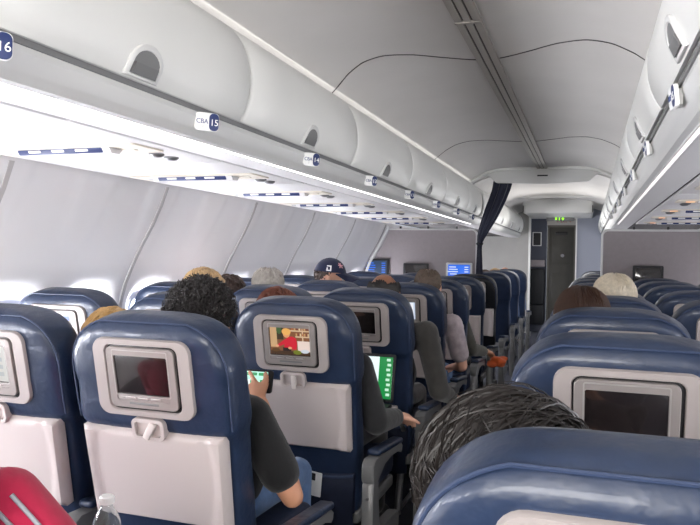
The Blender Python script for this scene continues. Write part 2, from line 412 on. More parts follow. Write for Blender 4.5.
# passenger service panels
def service_panel(s, y, label, group):
    root = thing('service_panel', label, 'service panel', (0, 0, 0), 0, group)
    mb = MB(); mb.panel(0.705, 0.803, 0.006, 0, 0.012, axes((s * 1.2165, y, 1.622), (1, 0, 0), (0, -1, 0), (0, 0, -1))); mb.build('panel_plate', M['psu'], root)
    T = axes((s * 1.22, y + 0.02, 1.610), (s, 0, 0), (0, -s, 0), (0, 0, -1))
    mb = MB(); mb.panel(0.62, 0.17, 0.012, -.002, 0.006, T, b=.002); mb.build('service_strip', M['psu_beige'], root)
    xs_, yf = s * 1.22, y - .045
    o = [(yf, 1.606), (yf + .016, 1.586), (yf + .055, 1.588), (yf + .075, 1.606)]
    mb = MB(); mb.loft([[(xs_ + dx, a_, b_) for a_, b_ in o] for dx in (-.20, .20)]); mb.build('sign_housing', M['psu'], root)
    Tw = axes((xs_, yf + .008, 1.596), (1, 0, 0), Vector((0, -.016, .020)).normalized(), Vector((0, -.020, -.016)).normalized())
    mb = MB(); mb.panel(0.34, 0.019, 0.004, -.002, .0015, Tw, b=.0008); sg = mb.build('warning_sign', M['navy_sign'], root, label='dark blue no-smoking and seat-belt sign')
    for i in range(3):
        mb = MB(); mb.panel(0.050, 0.009, 0.003, .001, .0026, Tw, b=.0006, cx=-0.10 + 0.095 * i, cy=.003); mb.build('sign_symbol', M['white'], sg)
    for i in range(3):
        mb = MB(); mb.lathe([(0.020, .004), (0.020, .009), (0.015, .011), (0.012, .008), (0.0, .008)], T @ Matrix.Translation((0.14 + 0.048 * i, 0.0, 0)), 14); mb.build('reading_light', M['lens'], root)
    mb = MB(); mb.panel(0.045, 0.028, 0.004, .004, .0085, T, b=.001, cx=-0.235); mb.build('call_button', M['lens_lit'] if s > 0 else M['psu_beige'], root)
    for i in range(2):
        mb = MB(); mb.lathe([(0.026, 0), (0.026, .005), (0.018, .012), (0.010, .014), (0.0, .014)], axes((s * (0.98 + 0.0), y + 0.16 + .09 * i, 1.610), (1, 0, 0), (0, -1, 0), (0, 0, -1)), 14); mb.build('air_nozzle', M['metal'], root)
for s, word in ((-1, 'left'), (1, 'right')):
    for k in range(-1, 8):
        y = 1.92 + 0.815 * (k - 1)
        if y > DIV - .2: continue
        service_panel(s, y, 'overhead service panel with reading lights, %s side, %s forward from the camera' % (word, ORD[k + 1]), 'service panels on the %s side' % word)
# row placards on the rail
def placard(s, y, num, label):
    root = thing('row_placard', label, 'row sign', (0, 0, 0), 0, 'row number placards')
    # wedge whose face looks back along the cabin and towards the aisle
    a = R(38 if s < 0 else 4)
    fx = Vector((s * -math.sin(a) * -1, 0, 0))
    nrm = Vector((-s * math.cos(a), -math.sin(a), -0.10)).normalized()
    xax = Vector((0, 0, 1)).cross(nrm).normalized(); up = nrm.cross(xax)
    o = Vector((s * 0.618, y, 1.652)); T = axes(o, xax, up, nrm)
    mb = MB(); mb.panel(0.074, 0.052, 0.012, -0.010, 0.0, T, b=.002); b = mb.build('placard_plate', M['white'], root)
    # bracket to the rail
    mb = MB(); mb.box((s * 0.634, y + .015, 1.652), (0.016, 0.05, 0.036)); mb.build('bracket', M['rail'], root)
    mb = MB(); mb.panel(0.030, 0.050, 0.013, -.002, 0.0012, T, b=.0005, cx=0.0205); mb.build('number_patch', M['navy_sign'], b)
    me = text_mesh(str(num), 0.026, T @ Matrix.Translation((0.021, -.002, 0.0016))); me.materials.append(M['white']); link('row_number', me, b)
    me = text_mesh('CBA' if s < 0 else 'DEF', 0.019, T @ Matrix.Translation((-0.016, 0.0, 0.0008))); me.materials.append(M['txt']); link('seat_letters', me, b)
for k in range(8):
    y = 0.985 + 0.815 * k + (0.035 if k == 0 else 0)
    if y < DIV - .3:
        placard(-1, y, 16 - k, 'small white row %d sign on the rail under the left bins' % (16 - k))
        placard(1, y, 16 - k, 'small white row %d sign on the rail under the right bins' % (16 - k))

# ------------------------------------------------------------------ class divider, ceiling header, end of the cabin
mb = MB(); xs = [-0.735 + 1.47 * i / 60 for i in range(61)]
mb.tube([(x, DIV - .13 + wave_y(x) * 0.6, ceil_z(x) - 0.006) for x in xs], 0.016, 8); struct('trim_19', mb, M['bin'])
mb = MB()
def low(x):
    return 2.005 + 0.075 * smooth(0.42, 0.52, abs(x))
rings = []
for x in xs:
    y = DIV - .10 + wave_y(x) * 0.6; rings.append([(x, y, ceil_z(x) + .005), (x, y, min(low(x), ceil_z(x) - .004)), (x, y + .05, min(low(x), ceil_z(x) - .004)), (x, y + .05, ceil_z(x) + .005)])
mb.loft(rings); struct('trim_20', mb, M['bin_shell'])
mb = MB(); mb.box((0.0, DIV - .10 + wave_y(0) * .6, 2.085), (0.11, 0.012, 0.014)); tag(mb.build('air_vent', M['dark']), 'small dark slot vent in the ceiling header above the aisle', 'vent')
ceiling_joint(9.2, 'trim_21', 0.02)
# second arch and dropped ceiling box before the end wall
mb = MB(); mb.rbox((0, 11.55, 2.08), (1.0, 1.6, 0.28), 0.03); struct('ceiling_drop', mb, M['bin'])
mb = MB(); mb.box((0, 10.0, 2.14), (1.45, 0.05, 0.08)); struct('trim_22', mb, M['bin_shell'])
mb = MB()
for x in (-0.49, 0.49): mb.box((x, 10.73, 2.0), (0.012, 0.03, 0.10))
struct('trim_23', mb, M['dark'])
BT = 1.545
def bulkhead(s, name, xa, xb):
    # outline follows the side wall, rounded upper corner at the aisle
    o = [(xa, 0.02), (xa, BT - .05)] + [(xa + .05 - .05 * math.cos(R(a)), BT - .05 + .05 * math.sin(R(a))) for a in (22, 45, 68, 90)]
    o += [(xb + (wall_w(z) - .012 - xb), z) for z in (BT, 1.5, 1.4, 1.3, 1.2, 1.0, .8, .5, .25, .02)]
    root = thing(name, None, None); root['kind'] = 'structure'
    mb = MB(); mb.loft([[(s * w, y, z) for w, z in o] for y in (DIV, DIV + .035)]); mb.build('divider_panel', M['bulk'], root)
    mb = MB(); mb.tube([(s * (w - .001), DIV + .017, z) for w, z in o[:7]] , 0.018, 8); mb.build('divider_edge', M['bulk_edge'], root)
    mb = MB()
    for w in (0.85, 1.15, 1.45): mb.box((s * w, DIV + .017, BT + .017), (0.02, 0.02, 0.045))
    mb.build('divider_post', M['dark'], root)
    mb = MB(); mb.tube([(s * (wall_w(z) - .022), DIV - .012, z) for z in (.1, .5, .8, 1.0, 1.2, 1.3, 1.4, 1.5, 1.58)], 0.02, 8); mb.build('divider_trim', M['bulk_edge'], root)
bulkhead(-1, 'wall_divider_left', 0.65, 1.6)
bulkhead(1, 'wall_divider_right', 0.575, 1.6)
SCR_BLUE = emis('screen_blue', (40, 110, 235), 1.0); SCR_WHITE = emis('screen_pale', (215, 228, 245), 1.0); SCR_DIM = emis('screen_dim_blue', (60, 84, 120), 0.6)
def wall_monitor(x, z, lit, label):
    root = thing('wall_monitor', label, 'monitor', (x, DIV, z))
    T = axes((0, -.001, 0), (1, 0, 0), (0, 0, 1), (0, -1, 0))
    mb = MB(); mb.panel(0.27, 0.19, 0.012, 0, 0.022, T); mb.build('monitor_frame', M['bulk_edge'] if lit == 2 else M['dark'], root)
    mb = MB(); mb.panel(0.225, 0.15, 0.004, 0.02, 0.024, T, b=.001); sc = mb.build('monitor_screen', SCR_BLUE if lit == 2 else (SCR_DIM if lit else M['glass_off']), root)
    if lit:
        mb = MB()
        for i in range(5):
            mb.box((-0.065 + .008 * (i % 2), 0.05 - .024 * i, .0245), (0.07 + .02 * (i % 3), 0.010, 0.001), T)
            mb.box((0.078, 0.05 - .024 * i, .0245), (0.04, 0.010, 0.001), T)
        mb.build('screen_text', SCR_WHITE if lit == 2 else SCR_BLUE, sc)
wall_monitor(-0.815, 1.115, 2, 'bright blue lit monitor on the divider beside the curtain')
wall_monitor(-1.27, 1.10, 0, 'dark monitor on the divider behind the short-haired head')
wall_monitor(-1.70, 1.14, 1, 'dim blue monitor on the divider next to the window wall')
wall_monitor(0.98, 1.12, 0, 'dark monitor on the divider beside the white-haired head')

# end wall
EY = 12.2
mb = MB()
out = [(x, z) for x, z in cab_outline()]
def slab(x0, x1, z0, z1, y=EY, t=.06): mb.box(((x0 + x1) / 2, y + t / 2, (z0 + z1) / 2), (x1 - x0, t, z1 - z0))
slab(-1.74, -0.50, 0, 2.2); struct('wall_end_left', mb, M['endwall'])
mb = MB(); slab(0.25, 1.74, 0, 2.2); struct('wall_end_right', mb, M['endwall_blue'])
mb = MB(); slab(-0.50, 0.25, 1.96, 2.2); struct('wall_end_top', mb, M['endwall'])
mb = MB(); mb.box((-.50, EY, 1.0), (.035, .08, 2.0)); mb.box((.25, EY, 1.0), (.02, .08, 2.0)); struct('trim_24', mb, M['bin'])
EY2 = EY + .30
mb = MB(); slab(-0.56, -0.235, 0, 2.2, EY2); struct('wall_galley', mb, M['galley_blue'])
mb = MB(); slab(-0.235, 0.30, 1.83, 2.2, EY2); struct('wall_galley_top', mb, M['ceil_trim'])
root = tag(thing('door_1', None, None, (0.005, EY2, 0)), kind='structure')
Td = axes((0, 0.02, 0), (1, 0, 0), (0, 0, 1), (0, -1, 0))
mb = MB(); mb.frame(0.47, 1.84, 0.01, 0.035, 0, .03, Td, cy=0.92); mb.build('door_frame', M['door_frame'], root)
mb = MB(); mb.panel(0.42, 1.83, 0.008, 0, 0.015, Td, cy=.915); mb.build('door_leaf', M['door'], root)
mb = MB(); mb.panel(0.20, 0.06, .006, .013, .018, Td, cy=1.70); mb.build('door_plate', M['black'], root)
mb = MB(); mb.panel(0.30, 0.50, .01, .013, .018, Td, cy=1.42); mb.panel(0.30, 0.60, .01, .013, .018, Td, cy=.72); mb.build('door_panel', M['door'], root)
mb = MB(); mb.lathe([(.03, .015), (.03, .022), (.022, .026), (.018, .02), (0, .02)], Td @ Matrix.Translation((0.02, 1.32, 0)), 16); mb.build('door_viewer', M['metal'], root)
me = text_mesh('\u2190 EXIT \u2192', 0.055, axes((0.04, EY2 - .004, 1.90), (1, 0, 0), (0, 0, 1), (0, -1, 0))); me.materials.append(M['red_txt'])
tag(link('exit_lettering', me), 'small red exit lettering above the far door', 'sign')
# framed notice on the galley wall
root = thing('framed_notice', 'small dark framed notice on the blue galley wall', 'notice', (-0.40, EY2, 1.60))
Tn = axes((0, -.001, 0), (1, 0, 0), (0, 0, 1), (0, -1, 0))
mb = MB(); mb.frame(.15, .24, .006, .014, 0, .015, Tn); mb.build('frame', M['bulk_edge'], root)
mb = MB(); mb.panel(.13, .22, .003, 0, .008, Tn, b=.001); mb.build('notice_sheet', M['dark'], root)
root = thing('jump_seat', 'folded crew jump seat on the blue galley wall', 'crew seat', (-0.38, EY2, 0.0))
mb = MB(); mb.rbox((0, -.05, 1.18), (.25, .09, .12), .02); mb.build('headrest_pad', M['bulk'], root)
mb = MB(); mb.rbox((0, -.05, .78), (.25, .09, .62), .02); mb.build('back_pad', M['leather_dk'], root)
mb = MB(); mb.rbox((0, -.06, .30), (.25, .10, .34), .02); mb.build('seat_pad', M['leather_dk'], root)
# lit sign on the ceiling drop
root = thing('lavatory_sign', 'ceiling sign with three lit green symbols before the far door', 'sign', (0.0, EY - .25, 1.94))
mb = MB(); mb.rbox((-.0, 0, -.02), (.44, .06, .075), .012); mb.build('sign_box', M['arm_grey'], root)
for i, x in enumerate((-.065, -.015, .04)):
    mb = MB(); T = axes((x, -.031, -.02), (1, 0, 0), (0, 0, 1), (0, -1, 0))
    if i == 1: mb.panel(.010, .050, .003, 0, .004, T, b=.001)
    elif i == 0: mb.panel(.022, .038, .006, 0, .004, T, b=.001); mb.panel(.012, .014, .005, 0, .004, T, b=.001, cy=.024)
    else: mb.panel(.034, .020, .005, 0, .004, T, b=.001); mb.panel(.012, .050, .004, 0, .0041, T, b=.001)
    mb.build('sign_symbol', M['green_lit'], root)

# curtain drawn to the side of the divider
CP = [(2.050, -0.375, .085), (1.95, -0.395, .082), (1.85, -0.43, .080), (1.75, -0.47, .075), (1.65, -0.51, .066), (1.55, -0.555, .052), (1.47, -0.585, .036), (1.41, -0.598, .022), (1.34, -0.600, .022), (1.2, -0.598, .028), (1.0, -0.596, .034), (.7, -0.595, .04), (.35, -0.595, .045)]
mb = MB(); rings = []
for i in range(49):
    z = CP[0][0] + (CP[-1][0] - CP[0][0]) * i / 48
    tz = [( -c[0], c[1]) for c in CP]; x = interp(tz, -z); hw = interp([(-c[0], c[2]) for c in CP], -z)
    ring = []
    for k in range(64):
        a = 2 * PI * k / 64
        rr = 1 + 0.16 * math.sin(9 * a + z * 2) + .05 * math.sin(17 * a)
        ring.append((x + hw * math.cos(a) * rr, DIV - .080 + max(hw * .5, .018) * math.sin(a) * rr, z))
    rings.append(ring)
mb.loft(rings); root = thing('curtain', 'dark navy curtain gathered and tied beside the class divider', 'curtain')
mb.build('curtain_cloth', M['curtain'], root, 60)
mb = MB(); mb.tube([(-0.598 + .030 * math.cos(2 * PI * k / 20), DIV - .080 + .026 * math.sin(2 * PI * k / 20), 1.405 + .006 * math.sin(4 * PI * k / 20)) for k in range(20)], .008, 6, closed=True); mb.build('curtain_tie', M['dark'], root)
mb = MB(); mb.box((-0.36, DIV - .080, 2.055), (.24, .03, .02)); mb.build('curtain_track', M['bulk_edge'], root)

# ------------------------------------------------------------------ seats
TH = R(12); SL = 0.73; STOP = 1.100
SY0, SZ0 = SL * math.sin(TH), STOP - SL * math.cos(TH)
TB = axes((0, SY0, SZ0), (1, 0, 0), (0, -math.sin(TH), math.cos(TH)), (0, -math.cos(TH), -math.sin(TH)))
MESH = {}
def cached(key, f):
    if key not in MESH: MESH[key] = f()
    return MESH[key]
HWT = [(-.14, .19), (-.10, .205), (0, .213), (.30, .217), (.40, .226), (.44, .238), (.60, .241)]
RET = [(-.14, -.045), (0, -.036), (.10, -.03), (.36, -.03), (.405, -.022), (.432, -.004), (.46, 0.0), (.60, 0.0)]
FRT = [(-.14, -.13), (.0, -.15), (.20, -.16), (.40, -.15), (.55, -.135), (.60, -.13)]
def back_ring(s, shrink=0.0, n=40):
    hw = interp(HWT, s); re = interp(RET, s); fr = interp(FRT, s)
    if s > .57:
        t = min(1, (s - .57) / (SL - .57)); hw *= max(0, 1 - t ** 2.3) ** (1 / 3.0)
    if s > SL - .055:
        t = min(1, (s - (SL - .055)) / .055); q = 1 - math.sqrt(max(0, 1 - t * t)); re -= .055 * q; fr += .06 * q
    mid, th = (re + fr) / 2, (re - fr) / 2
    out = []
    for k in range(n):
        a = 2 * PI * k / n; c, d = math.cos(a), math.sin(a)
        ex = .42
        out.append(((hw - shrink) * (abs(c) ** (ex * .62)) * (1 if c >= 0 else -1), s, mid + th * (abs(d) ** ex) * (1 if d >= 0 else -1)))
    return out
def mk_back():
    mb = MB(); ss = [-.14, -.12, -.06, 0, .1, .2, .3, .36, .39, .405, .42, .432, .445, .46, .50, .54, .57] + [.57 + .16 * t for t in (.12, .25, .38, .5, .6, .7, .78, .85, .9, .94, .97, .985, .995, .9995)]
    rings = []
    for s in ss:
        r = []
        for x, q, n_ in back_ring(s):
            v = Vector((x, q, n_))
            w = noise.noise(Vector((x * 9, q * 14, n_ * 9))) * .0022 + noise.noise(Vector((x * 26 + 4, q * 30, n_ * 20))) * .0012
            if abs(x) > .17: w *= 2.2
            v.z += w; v.x += w * (1 if x > 0 else -1)
            r.append(TB @ v)
        rings.append(r)
    mb.loft(rings); return mb.mesh('backrest', M['leather'], 60)
def mk_piping():
    mb = MB()
    p = []
    for s in [.44, .48, .52, .56] + [.56 + .16 * t for t in (.2, .35, .5, .62, .73, .82, .9, .95, .98)]:
        hw = interp(HWT, s)
        if s > .57: t = min(1, (s - .57) / (SL - .57)); hw *= max(0, 1 - t ** 2.3) ** (1 / 3.0)
        p.append((hw - .010, s - .004, interp(RET, min(s, .6)) - .018))
    fr = [Vector(q) for q in p]
    path = [TB @ (q + Vector((.003, .002, .003))) for q in fr] + [TB @ Vector((-q.x - .003, q.y + .002, q.z + .003)) for q in reversed(fr)]
    # push just proud of the leather
    mb.tube([q + Vector((0, 0, .002)) for q in path], .0028, 6); return mb.mesh('piping', M['stitch'])
HC = .573
def mk_housing():
    mb = MB(); P = lambda w, h, r, z: [TB @ Vector((x, y, z)) for x, y in rrect(w, h, r, 6, 0, HC)]
    mb.loft([P(.214, .176, .020, -.012), P(.288, .210, .034, -.012), P(.288, .210, .034, .006), P(.284, .206, .032, .010), P(.218, .180, .021, .010), P(.214, .176, .020, .007), P(.214, .176, .020, -.012)], cap0=False, cap1=False); return mb.mesh('monitor_housing', M['grey'])
def mk_gap():
    mb = MB(); mb.panel(.222, .184, .02, -.006, .0015, TB, b=.001, cx=0, cy=HC); return mb.mesh('housing_gap', M['black'])
def mk_bezel():
    mb = MB(); mb.frame(.202, .164, .016, .022, -.004, .011, TB, cx=-.002, cy=HC + .001, ri=.004); mb.panel(.166, .026, .002, 0, .0095, TB, b=.001, cx=-.002, cy=HC - .057); return mb.mesh('monitor_bezel', M['bezel'])
def mk_rim():
    mb = MB(); mb.frame(.168, .126, .006, .004, 0, .0115, TB, cx=-.002, cy=HC + .015, ri=.003); return mb.mesh('screen_rim', M['silver'])
def mk_buttons(i):
    mb = MB(); mb.panel(.030, .0055, .002, .008, .0118, TB, b=.0008, cx=-.042 + .038 * i, cy=HC - .053); return mb.mesh('button', M['silver'])
def mk_slot():
    mb = MB(); mb.panel(.088, .006, .002, .008, .0118, TB, b=.0006, cx=-.002, cy=HC - .0675); return mb.mesh('card_slot', M['rail_dark'])
SC_CX, SC_CY, SC_W, SC_H = -.002, HC + .015, .160, .118
def mk_screen(m):
    mb = MB(); mb.panel(SC_W, SC_H, .003, .002, .0075, TB, b=.0006, cx=SC_CX, cy=SC_CY); return mb.mesh('screen', m)
TS0, TS1 = .165, .425
def mk_tray_up():
    mb = MB(); NX, NY = 44, 26; g = []
    for j in range(NY + 1):
        row = []
        for i in range(NX + 1):
            u = -1 + 2 * i / NX; v = j / NY
            hw = .205 + .008 * v
            # slight arch at the sides
            x = u * hw; s = TS0 + (TS1 - TS0) * v
            edge = .78 + .10 * math.sin(PI * v * .9 + .1)
            n_ = .004 + .007 * smooth(edge - .035, edge + .035, abs(u))
            e = min((1 - abs(u)) * hw, v * (TS1 - TS0), (1 - v) * (TS1 - TS0))
            if abs(u) < .62 and v > .93: n_ -= .003
            n_ -= .012 * (1 - smooth(0, .008, e))
            # round the corners
            row.append(TB @ Vector((x, s, n_)))
        g.append(row)
    mb.loft(g, closed=False, cap0=False, cap1=False)
    bl = [TB @ Vector((sx * (.205 + .008 * v), TS0 + (TS1 - TS0) * v, -.028)) for sx, v in ((-1, 0), (1, 0), (1, 1), (-1, 1))]
    vv = [mb.bm.verts.new(p) for p in bl]; mb.face(vv)
    bor = [g[0][i] for i in range(NX + 1)] + [g[j][NX] for j in range(1, NY + 1)] + [g[NY][i] for i in range(NX - 1, -1, -1)] + [g[j][0] for j in range(NY - 1, 0, -1)]
    bb = []
    for p in bor:
        q = TB.inverted() @ p; q.z = -.028; bb.append(TB @ q)
    mb.loft([bor, bb], cap0=False, cap1=False)
    return mb.mesh('tray_table', M['grey2'], 50)
def mk_tray_down():
    mb = MB(); mb.rbox((0, -.130, .572), (.40, .27, .02), .006); return mb.mesh('tray_table', M['grey2'])
def mk_tray_arm(s):
    mb = MB(); mb.tube([(s * .19, -.25, .568), (s * .195, -.10, .562), (s * .195, .03, .54), (s * .195, .13, .44)], [.009, .010, .012, .012], 8); return mb.mesh('tray_arm', M['arm_grey'])
def mk_latch_base():
    mb = MB(); mb.frame(.098, .058, .016, .010, -.012, .013, TB, cy=.435, ri=.008); mb.panel(.09, .05, .012, -.012, .004, TB, cy=.435); return mb.mesh('latch_housing', M['grey2'])
def mk_latch():
    a = R(-32); T = TB @ Matrix.Translation((.004, .432, 0)) @ Matrix.Rotation(a, 4, 'Z')
    mb = MB(); mb.panel(.020, .052, .005, .004, .017, T, b=.003); return mb.mesh('latch', M['latch'])
def mk_latch_v():
    T = TB @ Matrix.Translation((.004, .428, 0))
    mb = MB(); mb.panel(.018, .052, .005, .004, .017, T, b=.003); return mb.mesh('latch', M['latch'])
def mk_pocket():
    mb = MB(); rings = []
    for s, n_ in ((-.20, -.025), (-.19, -.018), (-.08, -.002), (.0, .004), (.055, -.004), (.062, -.010), (.062, -.028), (-.20, -.034)):
        hw = .185 + .02 * smooth(-.2, .05, s)
        rings.append([TB @ Vector((x * hw, s - .010 * (1 - x * x) * (s > .05), n_ - .016 * abs(x) ** 5)) for x in [-1 + 2 * i / 16 for i in range(17)]])
    mb.loft(rings + [rings[0]], closed=False, cap0=False, cap1=False); return mb.mesh('literature_pocket', M['pocket'])
def mk_band():
    mb = MB(); mb.tube([TB @ Vector((x * .203, .060 - .010 * (1 - x * x), -.004 - .016 * abs(x) ** 5)) for x in [-1 + 2 * i / 16 for i in range(17)]], .006, 6); return mb.mesh('pocket_band', M['stitch'])
def mk_cushion():
    mb = MB(); mb.rbox((0, .50, .365), (.43, .47, .13), .04); return mb.mesh('seat_cushion', M['cushion'])
def mk_pan():
    mb = MB(); mb.rbox((0, .47, .270), (.42, .50, .05), .012); return mb.mesh('seat_pan', M['arm_grey'])
def mk_leg(s):
    mb = MB(); mb.tube([(s * .15, .62, .27), (s * .15, .66, .03), (s * .15, .66, .0)], .018, 8); mb.tube([(s * .15, .30, .27), (s * .15, .22, .02), (s * .15, .22, .0)], .018, 8); mb.tube([(s * .15, .22, .012), (s * .15, .66, .012)], .012, 6); return mb.mesh('leg', M['metal'])
def side_prism(mb, o, x0, x1, mi=0, b=.006):
    # o: (y, z) outline; softened edges by a slightly smaller cap
    cy = sum(p[0] for p in o) / len(o); cz = sum(p[1] for p in o) / len(o)
    def ins(p):
        d = math.hypot(p[0] - cy, p[1] - cz) or 1; return (p[0] - (p[0] - cy) / d * b * .8, p[1] - (p[1] - cz) / d * b * .8)
    oi = [ins(p) for p in o]
    mb.loft([[(x, y, z - .100 - max(0, y - .1) * .10) for y, z in q] for x, q in ((x0, oi), (x0 + b, o), (x1 - b, o), (x1, oi))], mi=mi)
def mk_arm_panel(s, AX):
    o = [(.065, .08), (.075, .40), (.080, .545), (.090, .56), (.135, .56), (.145, .55), (.150, .46), (.165, .40), (.20, .365), (.30, .37), (.44, .375), (.455, .36), (.45, .31), (.30, .30), (.22, .28), (.20, .20), (.22, .10)]
    mb = MB(); side_prism(mb, o, s * AX - .0215, s * AX + .0215); return mb.mesh('armrest_panel', M['arm_grey'], 35)
def mk_arm(s, AX):
    o = [(.072, .572), (.080, .555), (.13, .552), (.165, .570), (.22, .600), (.32, .617), (.42, .618), (.47, .605), (.485, .612), (.49, .632), (.47, .645), (.30, .645), (.17, .640), (.10, .635), (.075, .620)]
    mb = MB(); side_prism(mb, o, s * AX - .023, s * AX + .023); return mb.mesh('armrest', M['arm_grey'], 35)
def mk_pad(s, AX):
    mb = MB(); mb.rbox((0, 0, 0), (.050, .35, .022), .009, Matrix.Translation((s * AX, .318, .531)) @ Matrix.Rotation(-.0997, 4, 'X')); return mb.mesh('arm_pad', M['leather'])
def mk_screw(s, AX):
    mb = MB(); mb.lathe([(.006, 0), (.006, .003), (0, .004)], axes((s * AX, .076, .40), (1, 0, 0), (0, 0, 1), (0, -1, 0)), 10); return mb.mesh('screw', M['metal'])
FLAT = {}
def picture(kind):
    """the image a lit seat monitor shows: flat coloured shapes on the screen's own face"""
    def f():
        mb = MB(); mats = []
        def col(rgb, e=1.0):
            mats.append(emis('screen_colour', rgb, e)); return len(mats) - 1
        def poly(pts, mi, k):
            o = [(SC_CX + x * SC_W / 2, SC_CY + y * SC_H / 2) for x, y in pts]
            mb.prism(o, .0070 + .00012 * k, .0078 + .00012 * k, TB, mi)
        def rect(x0, y0, x1, y1, mi, k): poly([(x0, y0), (x1, y0), (x1, y1), (x0, y1)], mi, k)
        def disc(x, y, rx, ry, mi, k): poly([(x + rx * math.cos(2 * PI * i / 18), y + ry * math.sin(2 * PI * i / 18)) for i in range(18)], mi, k)
        if kind == 'cook':
            rect(-.97, -.97, .97, .97, col((128, 84, 58)), 0)
            rect(-.95, -.5, -.62, .95, col((196, 160, 118)), 1); rect(-.62, .0, -.3, .95, col((62, 52, 40)), 1); disc(-.5, .6, .13, .25, col((70, 96, 60)), 2)
            sh = col((206, 180, 148)); rect(.05, .55, .97, .63, sh, 2); rect(.3, .18, .97, .26, sh, 2); rect(.62, -.1, .68, .95, sh, 2)
            jar = [col((170, 96, 52)), col((190, 150, 100)), col((120, 60, 48)), col((214, 190, 150))]
            for i in range(7): rect(.12 + .12 * i, .64, .20 + .12 * i, .82, jar[i % 4], 2); rect(.32 + .1 * i if i < 6 else .9, .27, .39 + .1 * i if i < 6 else .96, .44, jar[(i + 1) % 4], 2)
            rect(.38, -.75, .97, -.05, col((226, 206, 196)), 3)
            red = col((200, 40, 56)); poly([(-.3, -.55), (-.22, .0), (-.05, .2), (.15, .22), (.32, .12), (.36, -.3), (.3, -.62)], red, 4); poly([(-.2, .05), (-.62, -.35), (-.56, -.48), (-.12, -.2)], red, 5)
            disc(-.14, .38, .17, .25, col((214, 150, 104)), 5); disc(-.14, .52, .22, .22, col((226, 170, 92)), 6)
            skin = col((220, 160, 120)); disc(-.62, -.42, .08, .08, skin, 6); disc(.0, -.52, .09, .08, skin, 6)
            rect(-.95, -.97, .97, -.72, col((70, 52, 40)), 6); rect(-.35, -.82, .05, -.5, col((44, 36, 36)), 5); disc(.35, -.78, .2, .14, col((110, 120, 44)), 7); disc(-.7, -.68, .2, .12, col((90, 66, 40)), 7); disc(.72, -.7, .2, .12, col((200, 206, 214)), 7)
        elif kind == 'map':
            rect(-.97, -.97, .97, .97, col((140, 138, 140), .9), 0)
            c = [col((200, 204, 210)), col((190, 184, 80)), col((70, 104, 205)), col((90, 120, 190)), col((186, 176, 100)), col((130, 140, 150))]
            for j in range(3):
                for i in range(3): rect(-.8 + .58 * i, .45 - .48 * j, -.36 + .58 * i, .82 - .48 * j, c[(i + 2 * j) % 6], 1)
        elif kind == 'page':
            rect(-.97, -.97, .97, .97, col((196, 206, 224)), 0); w = col((238, 240, 246)); d = col((70, 90, 130))
            rect(-.85, -.7, .85, .7, w, 1)
            for j in range(6): rect(-.7, .5 - .2 * j, .2 + .1 * (j % 4), .58 - .2 * j, d, 2)
        elif kind == 'pale':
            rect(-.97, -.97, .97, .97, col((205, 205, 200), .9), 0); rect(-.8, .45, .8, .8, col((225, 225, 220), .9), 1)
            for j in range(3): rect(-.8, -.7 + .36 * j, .8, -.5 + .36 * j, col((180, 184, 186), .9), 1)
        return mb.mesh('screen_picture', mats)
    return cached(('pic', kind), f)
def seat(x, y, label, group, arm=1, AX=.2425, show=None, tray='up', parts='full', latchv=False, lod=1, leather=None, w=1.0):
    root = thing('airplane_seat', label, 'seat', (x, y, 0), 0, group)
    def p(name, key, f, par=root): return link(name, cached(key, f), par)
    bk = p('backrest', 'back', mk_back)
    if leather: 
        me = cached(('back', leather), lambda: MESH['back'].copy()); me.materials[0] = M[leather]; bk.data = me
    p('piping', 'pip', mk_piping, bk)
    if parts != 'plain':
        h = p('monitor_housing', 'hou', mk_housing); p('housing_gap', 'gap', mk_gap, h)
        b = p('monitor_bezel', 'bez', mk_bezel)
        p('screen_rim', 'rim', mk_rim, b)
        for i in range(3): p('button', ('btn', i), lambda: mk_buttons(i), b)
        p('card_slot', 'slot', mk_slot, b)
        sc = p('screen', 'scr', lambda: mk_screen(M['glass_off']))
        if show: link('screen_picture', picture(show), sc)
        if tray == 'up': t = p('tray_table', 'trayu', mk_tray_up)
        else:
            t = p('tray_table', 'trayd', mk_tray_down)
            for s in (-1, 1): p('tray_arm', ('tarm', s), lambda: mk_tray_arm(s), t)
        lh = p('latch_housing', 'lb', mk_latch_base)
        p('latch', 'lv' if latchv else 'la', mk_latch_v if latchv else mk_latch, lh)
        pk = p('literature_pocket', 'pkt', mk_pocket); p('pocket_band', 'band', mk_band, pk)
    p('seat_cushion', 'cus', mk_cushion); p('seat_pan', 'pan', mk_pan)
    for s in (-1, 1): p('leg', ('leg', s), lambda: mk_leg(s))
    a = p('armrest', ('arm', arm, AX), lambda: mk_arm(arm, AX)); p('arm_pad', ('pad', arm, AX), lambda: mk_pad(arm, AX), a)
    q = p('armrest_panel', ('apn', arm, AX), lambda: mk_arm_panel(arm, AX)); p('screw', ('scw', arm, AX), lambda: mk_screw(arm, AX), q)
    return root
def ROW(k): return 0.685 + 0.81 * (k - 1)
CXT = {'A': -1.61, 'B': -1.06, 'C': -0.575, 'D': 0.52, 'E': 1.005, 'F': 1.52}
def CXR(c, k): return CXT[c] - ((0.125 if k == 1 else 0.085 if c == 'B' else 0.055) if k <= 2 and c in 'ABC' else (0.02 if c == 'D' and k == 1 else 0.0))
COLN = {'A': 'window', 'B': 'middle', 'C': 'aisle', 'D': 'aisle', 'E': 'middle', 'F': 'window'}
FRONT = {8: 'in the row facing the divider', 7: 'second row back from the divider', 6: 'third row back from the divider', 5: 'fourth row back from the divider', 4: 'fifth row back from the divider', 3: 'sixth row back from the divider', 2: 'seventh row back from the divider', 1: 'eighth row back from the divider'}
